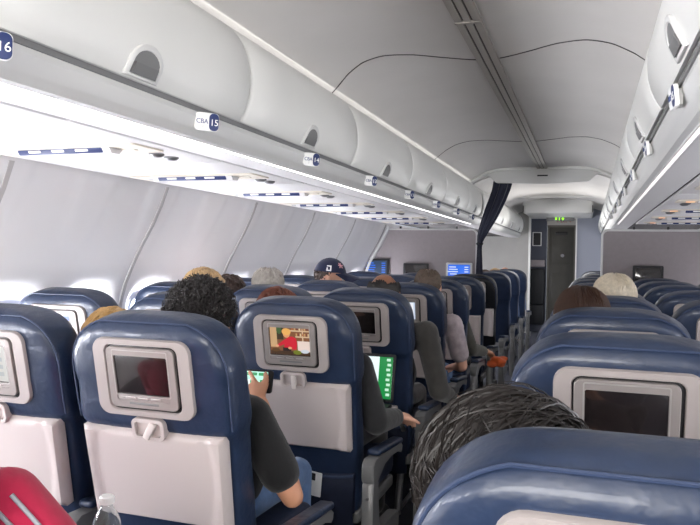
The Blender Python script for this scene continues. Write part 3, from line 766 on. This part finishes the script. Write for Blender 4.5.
SPECIAL = {
 ('C', 1): 'blue seat holding the person in the red top',
 ('C', 2): 'blue leather seat with dark screen in front of the water bottle',
 ('B', 2): 'blue seat with pale lit screen beside the seat facing the bottle',
 ('C', 3): 'blue seat whose screen shows a cook in a red top',
 ('C', 4): 'blue seat with lowered tray table carrying the open laptop',
 ('C', 5): 'blue seat with bright text screen in front of the grey blazer',
 ('A', 3): 'blue window seat with coloured tiles on its screen',
 ('D', 1): 'large blue seat top closest on the right, tousled head leaning out beside it',
 ('D', 2): 'blue seat with wide dark reflecting screen behind the closest right seat top',
 ('D', 3): 'blue aisle seat with the dark brown-haired head above it',
 ('D', 4): 'blue aisle seat with the white-haired head above it',
 ('C', 8): 'near-black seat next to the foot of the curtain',
}
SHOW = {('C', 3): 'cook', ('A', 3): 'map', ('B', 2): 'pale', ('C', 5): 'page', ('C', 6): 'pale', ('B', 4): 'pale'}
for cl in 'ABCDEF':
    for k in range(1, 9):
        if cl == 'A' and k < 3 or cl == 'B' and k < 2 or cl == 'E' and k < 4 or cl == 'F' and k < 7: continue
        blk = 'left block' if cl in 'ABC' else 'right block'
        lab = SPECIAL.get((cl, k)) or 'blue %s seat of the %s, %s' % (COLN[cl], blk, FRONT[k])
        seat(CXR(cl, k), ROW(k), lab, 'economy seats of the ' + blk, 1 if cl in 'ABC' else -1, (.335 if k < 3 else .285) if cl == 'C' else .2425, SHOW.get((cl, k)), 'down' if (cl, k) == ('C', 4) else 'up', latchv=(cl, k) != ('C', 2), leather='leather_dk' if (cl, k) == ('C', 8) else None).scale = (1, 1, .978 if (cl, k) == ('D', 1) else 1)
for k in range(3):
    for s in (-1, 1):
        seat(s * 0.58, 7.62 + 1.02 * k, 'wide navy seat beyond the divider, %s of the aisle, %s row' % ('left' if s < 0 else 'right', ORD[k]), 'seats beyond the divider', -s, .26, parts='plain')

# ------------------------------------------------------------------ people
SKIN = {'tan': mat('skin_tan', (196, 142, 112), 0.5, var=.08, vscale=18, bump=.05, bscale=200), 'fair': mat('skin_fair', (224, 172, 148), 0.5, var=.07, vscale=18, bump=.05, bscale=200),
        'pale': mat('skin_pale', (226, 190, 174), 0.5, var=.06, vscale=18), 'brown': mat('skin_brown', (150, 104, 80), 0.5, var=.08, vscale=18)}
def cloth(name, rgb, var=.12): return mat(name, rgb, .9, var=var, vscale=22, bump=.35, bscale=22, sheen=.2)
CL = {'red': cloth('red_jersey', (176, 28, 66)), 'black': cloth('black_jersey', (11, 11, 13)), 'charcoal': cloth('charcoal_knit', (38, 38, 40)), 'blazer': cloth('grey_tweed', (62, 60, 58), .2),
      'plaid': cloth('pale_check_shirt', (176, 164, 168), .25), 'teal': cloth('olive_shirt', (86, 84, 76)), 'white': cloth('white_shirt', (205, 205, 206)), 'blue': cloth('blue_shirt', (82, 104, 140)),
      'brown': cloth('brown_jacket', (92, 74, 62)), 'jeans': cloth('blue_denim', (84, 112, 152), .2), 'navy': cloth('navy_cotton', (32, 38, 66)), 'khaki': cloth('dark_trousers', (52, 50, 50)), 'stripe': mat('grey_stripe', (160, 160, 168), .7), 'orange': cloth('orange_cloth', (206, 92, 44))}
EYEW = mat('eye_white', (230, 226, 220), .25); EYEI = mat('eye_iris', (58, 42, 32), .2)
def hairmat(n, rgb, var=.14): return mat('hair_' + n, rgb, .45, var=var, vscale=70, spec=.5)
WORK = bpy.data.scenes.new('work')                          # a bench for evaluating modifiers, removed at the end
_b = bmesh.new(); bmesh.ops.create_icosphere(_b, subdivisions=2, radius=1.0); _b.verts.ensure_lookup_table()
ICO_V = [v.co.copy() for v in _b.verts]; ICO_F = [tuple(v.index for v in f.verts) for f in _b.faces]; _b.free()
class Blob:
    def __init__(s): s.l = []
    def ell(s, c, r, rot=None): s.l.append((Vector(c), Vector(r if not isinstance(r, (int, float)) else (r,) * 3), rot)); return s
    def cap(s, p0, r0, p1, r1):
        p0, p1 = Vector(p0), Vector(p1); n = max(2, int((p1 - p0).length / (min(r0, r1) * .38)) + 1)
        for i in range(n + 1):
            t = i / n; s.l.append((p0.lerp(p1, t), Vector((r0 + (r1 - r0) * t,) * 3), None))
        return s
    def chain(s, pts):
        for (p0, r0), (p1, r1) in zip(pts, pts[1:]): s.cap(p0, r0, p1, r1)
        return s
    def mesh(s, name, m, voxel=.011, sm=4):
        V, F = [], []
        for c, r, rot in s.l:
            k = len(V)
            for v in ICO_V:
                q = Vector((v.x * r.x, v.y * r.y, v.z * r.z)); V.append(c + (rot @ q if rot else q))
            F += [tuple(i + k for i in f) for f in ICO_F]
        me = bpy.data.meshes.new(name); me.from_pydata(V, [], F)
        o = bpy.data.objects.new(name, me); WORK.collection.objects.link(o)
        r = o.modifiers.new('r', 'REMESH'); r.mode = 'VOXEL'; r.voxel_size = voxel; r.use_smooth_shade = True
        q = o.modifiers.new('s', 'SMOOTH'); q.iterations = sm; q.factor = .5
        WORK.view_layers[0].update(); dg = WORK.view_layers[0].depsgraph
        out = bpy.data.meshes.new_from_object(o.evaluated_get(dg)); bpy.data.objects.remove(o); bpy.data.meshes.remove(me)
        out.materials.clear(); out.materials.append(m); out.name = name
        out.polygons.foreach_set('use_smooth', [True] * len(out.polygons))
        return out
def head_blob(b, H):
    R3 = H.to_3x3()
    def e(c, r): b.ell(H @ Vector(c), r, R3)
    e((0, -.012, .022), (.073, .092, .085)); e((0, .02, -.035), (.060, .066, .072)); e((0, .052, -.088), (.028, .026, .022)); e((0, .075, .022), (.050, .020, .014))
    e((0, .087, -.056), (.023, .011, .010)); e((.036, .062, -.022), (.022, .022, .024)); e((-.036, .062, -.022), (.022, .022, .024))
    b.cap(H @ Vector((0, .088, .008)), .009, H @ Vector((0, .108, -.026)), .013)
    for s in (-1, 1):
        e((s * .077, -.006, -.012), (.009, .022, .033)); e((s * .080, -.016, .006), (.009, .014, .018))
def hand_blob(b, w, d, n, curl=.6, side=1, point=False, k=1.0):
    """palm and five fingers; w wrist, d along the hand, n the way the palm faces, side +1 puts the thumb on d x n"""
    w, d, n = Vector(w), Vector(d).normalized(), Vector(n); n = (n - d * n.dot(d)).normalized(); sd = d.cross(n).normalized() * side
    rot = Matrix((sd, d, n)).transposed()
    b.ell(w + d * .048 * k, (.040 * k, .052 * k, .017 * k), rot); b.cap(w - d * .01, .026 * k, w + d * .03 * k, .025 * k)
    for i, (of, ln) in enumerate(((.030, .95), (.010, 1.05), (-.011, 1.0), (-.030, .8))):
        p = w + d * (.088 - .006 * abs(i - 1)) * k + sd * of * k; a = .15; c = curl if not (point and i == 0) else .12
        pts = [(p - d * .02 * k, .0098 * k)]
        for L, r in ((.042, .0092), (.027, .0085), (.021, .0072)):
            a += c; q = d * math.cos(a) + n * math.sin(a); p = p + q * L * ln * k; pts.append((p, r * k))
        b.chain(pts)
    p = w + d * .028 * k + sd * .030 * k; pts = [(w + d * .02 * k + sd * .018 * k, .014 * k)]
    for ang, L, r in ((.75, .030, .0125), (.45, .032, .011), (.2, .025, .0088)):
        p = p + (d * math.cos(ang) + sd * math.sin(ang) + n * .35).normalized() * L * k; pts.append((p, r * k))
    b.chain(pts)
HL = [(-1, -.62), (-.3, -.42), (0.1, -.02), (.4, .30), (.7, .52), (1, .62)]
def hair_mesh(H, kind, m, seed=1, n=500, L=.03, r=.005, bald=None, vol=1.0, steps=5, messy=.5, flow=None):
    rnd = random.Random(seed); mb = MB(); R3 = H.to_3x3()
    cen = Vector((0, -.012, .020)); rad = Vector((.077, .096, .089)) * vol
    def ok(d):
        z0 = interp(HL, d.y)
        if bald is not None and d.z > bald and d.y > -.75: return False
        return d.z > z0
    def surf(d, k=1.0): return cen + Vector((d.x * rad.x, d.y * rad.y, d.z * rad.z)) * k
    # close scalp layer, with real thickness
    g = bmesh.ops.create_icosphere(mb.bm, subdivisions=4, radius=1.0); kill = []
    for v in g['verts']:
        d = v.co.normalized(); e = noise.noise(d * 5 + Vector((seed, 0, 0))) * .05
        if not ok(d + Vector((0, 0, e))): kill.append(v); continue
        v.co = H @ surf(d, 1.0 + .02 * noise.noise(d * 7 + Vector((0, seed, 0))) + (.05 if kind == 'curly' else .02))
    bmesh.ops.delete(mb.bm, geom=kill, context='VERTS')
    c = 0
    while c < n:
        d = Vector((rnd.gauss(0, 1), rnd.gauss(0, 1), rnd.gauss(0, 1))).normalized()
        if not ok(d): continue
        c += 1
        if kind == 'curly':
            p = surf(d, 1.0); nn = d; t1 = d.orthogonal().normalized(); t2 = d.cross(t1); a0 = rnd.random() * 6.28; rr = rnd.uniform(.005, .009); ll = L * rnd.uniform(.6, 1.2)
            lean = (t1 * rnd.gauss(0, .5) + t2 * rnd.gauss(0, .5))
            pts = [H @ (p + nn * ll * (i / 7) + lean * ll * .5 * (i / 7) + (t1 * math.cos(a0 + i * 1.25) + t2 * math.sin(a0 + i * 1.25)) * rr) for i in range(8)]
            mb.tube(pts, [r * (1 - .08 * i) for i in range(8)], 4)
        else:
            p = surf(d, 1.035); fl = flow(d) if flow else Vector((d.x * .4, -.35 if d.z > .2 else .0, -1))
            fl = fl + Vector((rnd.gauss(0, messy), rnd.gauss(0, messy), rnd.gauss(0, messy * .5)))
            ll = L * rnd.uniform(.65, 1.25); pts = [H @ p]; lift = rnd.uniform(.0, .5) * messy if messy > .15 else 0
            for i in range(steps):
                dd = (p - cen); dd = Vector((dd.x / rad.x, dd.y / rad.y, dd.z / rad.z)); nl = dd.normalized()
                t = (fl - nl * fl.dot(nl)); t = t.normalized() if t.length > 1e-4 else nl.orthogonal().normalized()
                p = p + (t + nl * (lift - .12 * (i - 1))) .normalized() * ll / steps
                q = p - cen; q = Vector((q.x / rad.x, q.y / rad.y, q.z / rad.z))
                if q.length < 1.045 and p.z > -.10: p = cen + (p - cen) * (1.045 / q.length)
                pts.append(H @ p)
            mb.tube(pts, [r * (.9, 1, .95, .8, .55, .15, .1)[min(i, 6)] for i in range(steps + 1)], 3)
    return mb.mesh('hair', m, 60, weld=False)
def head_matrix(x, y, ztop, yaw=0, roll=0, pitch=0):
    return Matrix.Translation((x, y, ztop - .118)) @ Euler((pitch, roll, yaw), 'XYZ').to_matrix().to_4x4()
def person(label, sx, y, head, top, skin, hair, legs='khaki', sleeve='long', armR=None, armL=None, voxel=.012, tx=None, group=None, hatted=False, handR=None, handL=None, size=1.0, legx=None, sw=.165, thz=.495):
    """sx seat centre, y the row's seat back, head = (x, y, top z, yaw, roll, pitch)"""
    H = head_matrix(*head); hc = H.translation; root = thing('person', label, 'person', (sx, y + .45, 0), 0, group)
    inv = Matrix.Translation((-sx, -(y + .45), 0))
    def put(name, me, par=root):
        me.transform(inv); return link(name, me, par)
    tx = sx + (hc.x - sx) * .35 if tx is None else tx
    sz = hc.z - .205; ty = y + .345
    sh = {1: Vector((tx + sw, ty, sz)), -1: Vector((tx - sw, ty, sz))}
    if armR: sh[1] = Vector(armR[0])
    if armL: sh[-1] = Vector(armL[0])
    arms = {}
    for s, A in ((1, armR), (-1, armL)):
        if A: arms[s] = [Vector(p) for p in A]
        else: arms[s] = [sh[s], Vector((sx + s * min(.165, sw), ty + .06, sz - .26)), Vector((sx + s * .09, y + .58, .60))]
    hips = Vector((sx, y + .40, .50)); 
    b = Blob(); head_blob(b, H)
    nb = Vector((tx * .6 + hc.x * .4, ty - .005, sz + .05)); b.cap(H @ Vector((0, -.018, -.06)), .051, nb, .056)
    k_ = sw / .165; b.ell((tx, ty, sz - .03), (.142 * k_, .08, .07)); b.ell((tx * .7 + sx * .3, ty + .035, max(sz - .20, .66)), (.130 * k_, .085, min(.16, max(sz - .20, .66) - .48))); b.ell((sx, y + .425, .54), (.13 * k_, .09, .09))
    lx = sx if legx is None else legx
    kn = {s: Vector((lx + s * .105, y + .80, thz)) for s in (-1, 1)}; an = {s: Vector((lx + s * .10, y + .80, .12)) for s in (-1, 1)}
    for s in (-1, 1):
        b.chain([(Vector((sx + s * .075, y + .44, .500)), .056), (kn[s], .045), (an[s], .034)]); b.cap(an[s] - Vector((0, .03, .07)), .036, an[s] + Vector((0, .12, -.085)), .030)
        P = arms[s]; b.chain([(P[0], .046), (P[0].lerp(P[1], .6), .043), (P[1], .034), (P[1].lerp(P[2], .3), .039), (P[2], .026)])
        hd = (handR if s > 0 else handL)
        if hd: hand_blob(b, P[2], *hd)
        else: hand_blob(b, P[2], Vector((-s * .5, .8, -.12)), (0, 0, -1), .25, s)
    put('body', b.mesh('body', SKIN[skin], voxel, 3))
    g = .012
    t = Blob(); t.ell((tx, ty, sz - .03), ((.144 + g) * k_, .085 + g, .078)); t.ell((tx * .7 + sx * .3, ty + .035, max(sz - .20, .66)), ((.136 + g) * k_, .092 + g, min(.17, max(sz - .20, .66) - .47))); t.ell((sx, y + .425, .565), ((.138 + g) * k_, .095 + g, .10))
    t.cap(nb - Vector((0, 0, .02)), .068, nb - Vector((0, 0, .06)), .085)
    for s in (-1, 1):
        P = arms[s]
        if sleeve == 'long': t.chain([(P[0], .064), (P[1], .055), (P[1].lerp(P[2], .9), .042)])
        else: t.chain([(P[0], .066), (P[0].lerp(P[1], .70), .061)])
        t.cap((tx, ty, sz - .02), .075, P[0], .059)
    put('jacket' if top in ('blazer', 'brown') else 'shirt', t.mesh('shirt', CL[top], max(voxel, .011), 5))
    l = Blob()
    l.ell((sx, y + .445, .508), (.148 * k_, .105, .066))
    for s in (-1, 1): l.chain([(Vector((sx + s * .075, y + .44, .502)), .066), (kn[s], .056), (an[s], .050)])
    put('trousers', l.mesh('trousers', CL[legs], max(voxel, .013), 4))
    f = Blob()
    for s in (-1, 1): f.cap(an[s] + Vector((0, -.04, -.078)), .040, an[s] + Vector((0, .14, -.085)), .034); 
    for s in (-1, 1):
        me = Blob().cap(an[s] + Vector((0, -.04, -.075)), .043, an[s] + Vector((0, .14, -.080)), .038).mesh('shoe', M['black'], .012, 3); put('shoe', me)
    for s in (-1, 1):
        mb = MB(); mb.ball(H @ Vector((s * .030, .080, .0)), .0125, sub=2); mb.ball(H @ Vector((s * .030, .0895, .0)), .0055, sub=2, mi=1); put('eye', mb.mesh('eye', [EYEW, EYEI]))
    if hair: put('hair', hair(H))
    return root, H, put
HM = {k: hairmat(k, c) for k, c in {'black': (34, 30, 30), 'blond': (188, 158, 118), 'fair': (182, 146, 94), 'grey': (172, 166, 158), 'white': (206, 196, 178), 'darkbrown': (62, 44, 36), 'brown': (92, 66, 48), 'redbrown': (116, 66, 50), 'tousled': (33, 28, 26), 'salt': (104, 90, 80)}.items()}
def hs(kind, m, **k): return lambda H: hair_mesh(H, kind, HM[m], **k)
GP = 'passengers seated in the cabin'
rC = CXR('C', 2)
# black T-shirt, curly head, aisle seat behind which the bottle stands
person('person with curly black hair in a black T-shirt holding up a phone', rC, ROW(2), (-.625, 1.80, 1.185, .1, 0, .05), 'black', 'tan', hs('curly', 'black', n=1500, L=.026, r=.0032, vol=1.05, seed=3), legs='jeans', sleeve='short', voxel=.0075, tx=-.64,
       armR=[(-.470, 1.81, .80), (-.350, 1.845, .575), (-.545, 2.03, .79)], handR=(Vector((-.62, .40, .36)), Vector((.0, .95, -.3)), .75, -1, True), armL=[(-.795, 1.82, .885), (-.79, 1.90, .62), (-.745, 2.035, .755)], handL=(Vector((.35, .35, .6)), Vector((.2, .9, -.3)), .7, 1), group=GP)
person('fair-haired person peeking between two seats, only ear and hair showing', CXR('B', 2), ROW(2), (-.918, 1.775, 1.105, .25, .1, .1), 'white', 'fair', hs('lock', 'fair', n=420, L=.05, r=.004, seed=5, messy=.35), group=GP, tx=-1.13, sw=.125)
person('person with short blond hair in front of the curly black hair', CXR('B', 3), ROW(3), (-1.10, 2.62, 1.210, -.1, 0, 0), 'blue', 'fair', hs('lock', 'blond', n=520, L=.045, r=.004, seed=6, messy=.45), group=GP)
person('person by the window whose dark hair shows beside a glowing wall', CXR('A', 4), ROW(4), (-1.40, 3.40, 1.158, 0, 0, 0), 'charcoal', 'fair', hs('lock', 'darkbrown', n=360, L=.04, r=.0045, seed=7), group=GP, voxel=.014, tx=-1.585, sw=.125)
person('person with pale grey hair above the middle seat', CXR('B', 4), ROW(4), (-1.17, 3.40, 1.208, 0, 0, 0), 'white', 'fair', hs('lock', 'grey', n=520, L=.035, r=.004, seed=8, messy=.3, bald=.93), group=GP, voxel=.013, tx=-1.08)
person('person in charcoal sleeves with reddish brown hair, working at the laptop', CXR('C', 3), ROW(3), (-.755, 2.62, 1.138, 0, 0, 0), 'charcoal', 'fair', hs('lock', 'redbrown', n=420, L=.05, r=.005, seed=9, messy=.3), voxel=.010, tx=-.59,
       armR=[(-.41, 2.62, .83), (-.345, 2.66, .61), (-.312, 2.86, .590)], handR=(Vector((.14, .9, -.1)), Vector((0, 0, -1)), .3, -1), armL=[(-.745, 2.64, .83), (-.735, 2.72, .64), (-.66, 2.86, .665)], handL=(Vector((.3, .9, .0)), Vector((0, 0, -1)), .3, -1), group=GP)
person('balding dark-haired person in a grey tweed blazer with a hand in the aisle', CXR('C', 4), ROW(4), (-.535, 3.42, 1.190, 0, 0, 0), 'blazer', 'brown', hs('lock', 'black', n=620, L=.03, r=.0045, seed=10, messy=.25, bald=.50), voxel=.0085, tx=-.50,
       armR=[(-.315, 3.42, .89), (-.255, 3.46, .60), (-.225, 3.64, .535)], handR=(Vector((.30, .9, -.25)), Vector((0, -.1, -1)), .25, 1), group=GP)
person('person with cropped greyish hair in a pale checked short-sleeved shirt', CXR('C', 5), ROW(5), (-.485, 4.22, 1.205, 0, 0, 0), 'plaid', 'fair', hs('lock', 'salt', n=600, L=.018, r=.0042, seed=11, messy=.2, bald=.9), legs='jeans', sleeve='short', tx=-.50,
       armR=[(-.335, 4.24, .86), (-.275, 4.28, .60), (-.36, 4.50, .56)], group=GP)
P6, H6, put6 = person('brown-haired person slumped low, holding an orange cloth in the aisle', CXR('C', 6), ROW(6), (-.755, 5.06, 1.095, 0, 0, 0), 'teal', 'tan', hs('lock', 'brown', n=360, L=.035, r=.0045, seed=12), tx=-.58, sw=.15, voxel=.010,
       armR=[(-.43, 5.02, .83), (-.355, 5.10, .60), (-.285, 5.29, .565)], handR=(Vector((.55, .8, -.2)), Vector((-.1, -.1, -1)), .6, 1), group=GP)
capman, Hc, putc = person('person in a navy baseball cap turned towards the aisle', CXR('B', 5), ROW(5), (-1.12, 4.22, 1.243, R(-78), 0, -.08), 'navy', 'fair', hs('lock', 'darkbrown', n=200, L=.012, r=.004, seed=13, messy=.2, bald=.25), group=GP, voxel=.010)
mb = MB(); g = bmesh.ops.create_icosphere(mb.bm, subdivisions=4, radius=1.0); kill = []
for v in g['verts']:
    d = v.co.normalized()
    if d.z < .10 - .10 * d.y * 0: kill.append(v); continue
    v.co = Hc @ (Vector((0, -.010, .020)) + Vector((d.x * .086, d.y * .105, d.z * .106)))
bmesh.ops.delete(mb.bm, geom=kill, context='VERTS')
capo = putc('baseball_cap', mb.mesh('baseball_cap', CL['navy'], 60), capman)
mb = MB(); rings = []
for i in range(13):
    a = R(-62 + 124 * i / 12); e = 1 if abs(i - 6) < 6 else .4
    inn = Vector((.084 * math.sin(a), -.010 + .100 * math.cos(a), .036)); ou = Vector((.080 * math.sin(a), .085 + .095 * math.cos(a) * 1.0, .016 - .048 * math.sin(a) ** 2)); inn.z -= .012 * math.sin(a) ** 2
    rings.append([Hc @ (inn + Vector((0, 0, .003))), Hc @ (ou + Vector((0, 0, .003))), Hc @ (ou - Vector((0, 0, .003))), Hc @ (inn - Vector((0, 0, .003)))])
mb.loft(rings); putc('cap_brim', mb.mesh('cap_brim', CL['navy'], 50), capo)
def cap_pt(th, ph, off=1.0):
    d = Vector((math.sin(th) * math.cos(ph), math.cos(th) * math.cos(ph), math.sin(ph))); return Hc @ (Vector((0, -.010, .020)) + Vector((d.x * .086, d.y * .105, d.z * .106)) * off)
def cap_patch(shapes, m):
    mb = MB()
    for o in shapes: mb.loft([[cap_pt(R(a), R(e), k) for a, e in o] for k in (1.0, 1.02)])
    return mb.mesh('cap_emblem', m, 60)
# round-cornered white ring mark on the side, pale crossed mark by the brim
putc('cap_emblem', cap_patch([[(84, 12), (94, 12), (94, 16), (84, 16)], [(80, 12), (85, 12), (85, 32), (80, 32)], [(93, 12), (98, 12), (98, 24), (93, 24)], [(84, 28), (98, 28), (98, 32), (84, 32)]], M['white']), capo)
putc('cap_emblem', cap_patch([[(28, 26), (33, 26), (46, 46), (40, 46)], [(42, 26), (47, 26), (34, 46), (28, 46)], [(22, 34), (50, 34), (50, 38), (22, 38)]], mat('pale_red_mark', (226, 170, 176), .7)), capo)
# right block
person('person with tousled dark hair leaning out beside the closest seat top', CXR('D', 1), ROW(1), (.356, .985, 1.058, -1.25, -.35, -.25), 'charcoal', 'tan', hs('lock', 'tousled', n=3800, L=.125, r=.0017, seed=21, messy=.50, vol=1.20, steps=6, flow=lambda d: Vector((d.x * .6, -.9, -.7))), voxel=.0085, tx=.505, group=GP)
person('person with smooth dark brown hair in front of the right aisle seats', CXR('D', 3), ROW(3), (.425, 2.60, 1.168, 0, 0, 0), 'brown', 'fair', hs('lock', 'darkbrown', n=1500, L=.10, r=.0028, seed=22, messy=.06, vol=1.12, steps=6), group=GP, voxel=.012)
person('person with straight white hair in a blunt bob', CXR('D', 4), ROW(4), (.557, 3.42, 1.200, 0, 0, 0), 'white', 'pale', hs('lock', 'white', n=1500, L=.10, r=.0030, seed=23, messy=.06, vol=1.12, steps=6), group=GP, voxel=.013)
for i, (x, z, m, lab, bald) in enumerate(((-.655, 1.135, 'brown', 'brown-haired person beside the curtain, first row beyond the divider', None), (-.66, 1.140, 'blond', 'light-haired person second row beyond the divider, close to the curtain', None), (-.655, 1.150, 'grey', 'bald pink-headed person third row beyond the divider', .2))):
    person(lab, -.58, 7.62 + 1.02 * i, (x, 7.62 + 1.02 * i + .30, z, 0, 0, 0), 'blue', 'fair', hs('lock', m, n=220, L=.03, r=.005, seed=30 + i, bald=bald), voxel=.016, group='passengers beyond the divider')
person('dark-haired person beyond the divider, right of the aisle', .58, 7.62, (.535, 7.92, 1.10, 0, 0, 0), 'charcoal', 'fair', hs('lock', 'darkbrown', n=220, L=.03, r=.005, seed=35), voxel=.016, group='passengers beyond the divider')
# neighbour in red, seen from the elbow of one arm
red, Hr, putr = person('person in a red track top with grey sleeve stripes beside the photographer', CXR('C', 1), ROW(1), (-.80, .98, 1.13, 0, 0, 0), 'red', 'fair', hs('lock', 'brown', n=300, L=.05, r=.005, seed=40), tx=-.70, legx=-.66, thz=.485, voxel=.0095, legs='jeans',
       armR=[(-.535, .985, .82), (-.375, 1.04, .64), (-.475, 1.235, .565)], handR=(Vector((-.12, .6, -.05)), Vector((-1, .2, 0)), .85, 1), group=GP)
A, B_, W_ = Vector((-.535, .985, .82)), Vector((-.375, 1.04, .64)), Vector((-.475, 1.235, .565))
for q in (-.3, .2):
    mb = MB(); pts = []
    for i in range(15):
        t = i / 14; c = A.lerp(B_, t); ax = (B_ - A).normalized(); o = Vector((.62, -.78, .25)); o = (o - ax * o.dot(ax)).normalized(); o2 = ax.cross(o); rr = .0645 - .009 * t
        pts.append(c + (o * math.cos(q) + o2 * math.sin(q)) * rr)
    mb.tube(pts, .0042, 6); putr('sleeve_stripe', mb.mesh('sleeve_stripe', CL['stripe'], 60))

# ------------------------------------------------------------------ things people carry
PET = mat('clear_plastic', (245, 250, 250), .05, trans=.95, ior=1.25); WATER = mat('water', (235, 245, 250), .02, trans=1.0, ior=1.33)
bx, by, bz = -.553, 1.285, .552
root = thing('water_bottle', 'clear plastic water bottle with white cap held up by the red-sleeved person', 'bottle', (bx, by, bz))
prof = [(.0, .002), (.027, 0), (.031, .006), (.031, .04), (.0295, .045), (.031, .05), (.031, .075), (.0295, .08), (.031, .085), (.031, .12), (.0285, .14), (.022, .158), (.0145, .172), (.0125, .178), (.0125, .186)]
mb = MB(); mb.lathe(prof + [(.0115, .186), (.0115, .178), (.0135, .172), (.021, .157), (.0275, .139), (.030, .12), (.030, .006), (.026, .002), (0, .003)], n=28); mb.build('bottle_body', PET, root, 60)
mb = MB(); mb.lathe([(.0, .004), (.026, .004), (.029, .008), (.029, .115), (0, .115)], n=24); mb.build('water', WATER, root)
mb = MB(); mb.lathe([(.013, .180), (.0155, .181), (.0155, .197), (.0135, .200), (0, .200)], n=28)
for k in range(28): a = 2 * PI * k / 28; mb.box((.0157 * math.cos(a), .0157 * math.sin(a), .189), (.0012, .0012, .014))
mb.build('bottle_cap', M['white'], root)
root.scale = (1, 1, .90)
# phone held up by the curly-haired person
root = thing('phone', 'black phone with bright green-white screen held sideways', 'phone', (-.652, 2.180, .830), R(4))
T = axes((0, 0, 0), (1, 0, 0), (0, .25, .968), (0, -.968, .25))
mb = MB(); mb.panel(.150, .078, .009, -.008, 0, T, b=.002); mb.build('phone_body', M['black'], root)
mb = MB(); mb.panel(.122, .066, .002, -.002, .0006, T, b=.0003, cx=-.004); sc = mb.build('phone_screen', emis('phone_glow', (190, 244, 226), 1.1), root)
g1, g2 = emis('phone_green', (70, 170, 110), .9), emis('phone_white', (240, 252, 248), 1.2)
mb = MB()
for i in range(4): mb.panel(.020, .010, .002, .0004, .0012, T, b=.0002, cx=-.045 + .026 * i, cy=.024)
for i in range(3): mb.panel(.012, .014, .002, .0004, .0012, T, b=.0002, cx=.0 + .018 * i, cy=-.002 - .01 * (i % 2))
mb.build('screen_icon', g1, sc)
mb = MB(); mb.panel(.05, .02, .003, .0004, .0010, T, b=.0002, cx=-.02, cy=-.005); mb.build('screen_tile', g2, sc)
# laptop on the lowered tray
ly = ROW(4)
root = thing('laptop', 'open laptop with white and green screen on the lowered tray table', 'laptop', (-.545, ly - .055, .5815), 0)
mb = MB(); mb.rbox((0, -.10, .009), (.315, .205, .016), .004); mb.build('laptop_base', M['dark'], root)
mb = MB()
for j in range(5):
    for i in range(13): mb.box((-.132 + .022 * i, -.055 - .018 * j, .0178), (.018, .014, .002))
mb.build('keyboard', M['black'], root)
T = axes((0, .012, .016), (1, 0, 0), (0, .20, .98), (0, -.98, .20))
mb = MB(); mb.panel(.315, .220, .008, -.007, 0, T, b=.002, cy=.112); mb.build('laptop_lid', M['dark'], root)
mb = MB(); mb.panel(.290, .190, .002, -.001, .0008, T, b=.0003, cy=.113); sc = mb.build('laptop_screen', emis('laptop_white', (226, 240, 240), 1.15), root)
mb = MB(); mb.panel(.064, .190, .001, .0004, .0014, T, b=.0002, cx=.113, cy=.113); mb.build('screen_sidebar', emis('laptop_green', (30, 140, 70), 1.0), sc)
mb = MB()
for j in range(8): mb.panel(.018, .012, .002, .001, .0022, T, b=.0002, cx=.125 + .004 * (j % 2), cy=.195 - .0225 * j)
mb.build('screen_icon', emis('laptop_icon', (200, 236, 214), 1.0), sc)
mb = MB()
for j in range(5):
    a = R(200 - 24 * j); mb.prism([(.062, .05), (.062 + .05 * math.cos(a) - .006 * math.sin(a), .05 + .06 * abs(math.sin(a)) + .02), (.062 + .04 * math.cos(a), .05 + .05 * abs(math.sin(a)))], .0005, .0016 + .0002 * j, T)
mb.build('screen_leaf', emis('laptop_leaf', (110, 200, 150), 1.0), sc)
# magazine in the pocket of the seat with the cooking picture
root = thing('magazine', 'white printed leaflet sticking out of the seat pocket beside the charcoal sleeve', 'magazine', (CXR('C', 3), ROW(3), 0))
T = TB @ Matrix.Translation((-.02, .03, .0055)) @ Matrix.Rotation(R(-8), 4, 'Z')
mb = MB(); mb.panel(.21, .10, .003, 0, .004, T, b=.001, cy=.005); mb.build('pages', M['white'], root)
mb = MB(); mb.panel(.06, .03, .002, .003, .0046, T, b=.0005, cx=.05, cy=.035); mb.panel(.05, .012, .002, .003, .0046, T, b=.0005, cx=-.03, cy=.04); mb.build('cover_print', M['dark'], root)
# orange cloth
b = Blob(); rnd = random.Random(4)
for i in range(9): b.ell((-.195 + rnd.uniform(-.05, .05), 5.36 + rnd.uniform(-.05, .05), .485 + rnd.uniform(-.03, .03)), (rnd.uniform(.025, .045), rnd.uniform(.025, .04), rnd.uniform(.015, .03)))
me = b.mesh('orange_cloth', CL['orange'], .009, 2); tag(link('orange_cloth', me), 'crumpled orange cloth hanging from a hand in the aisle', 'cloth')
bpy.data.scenes.remove(WORK)
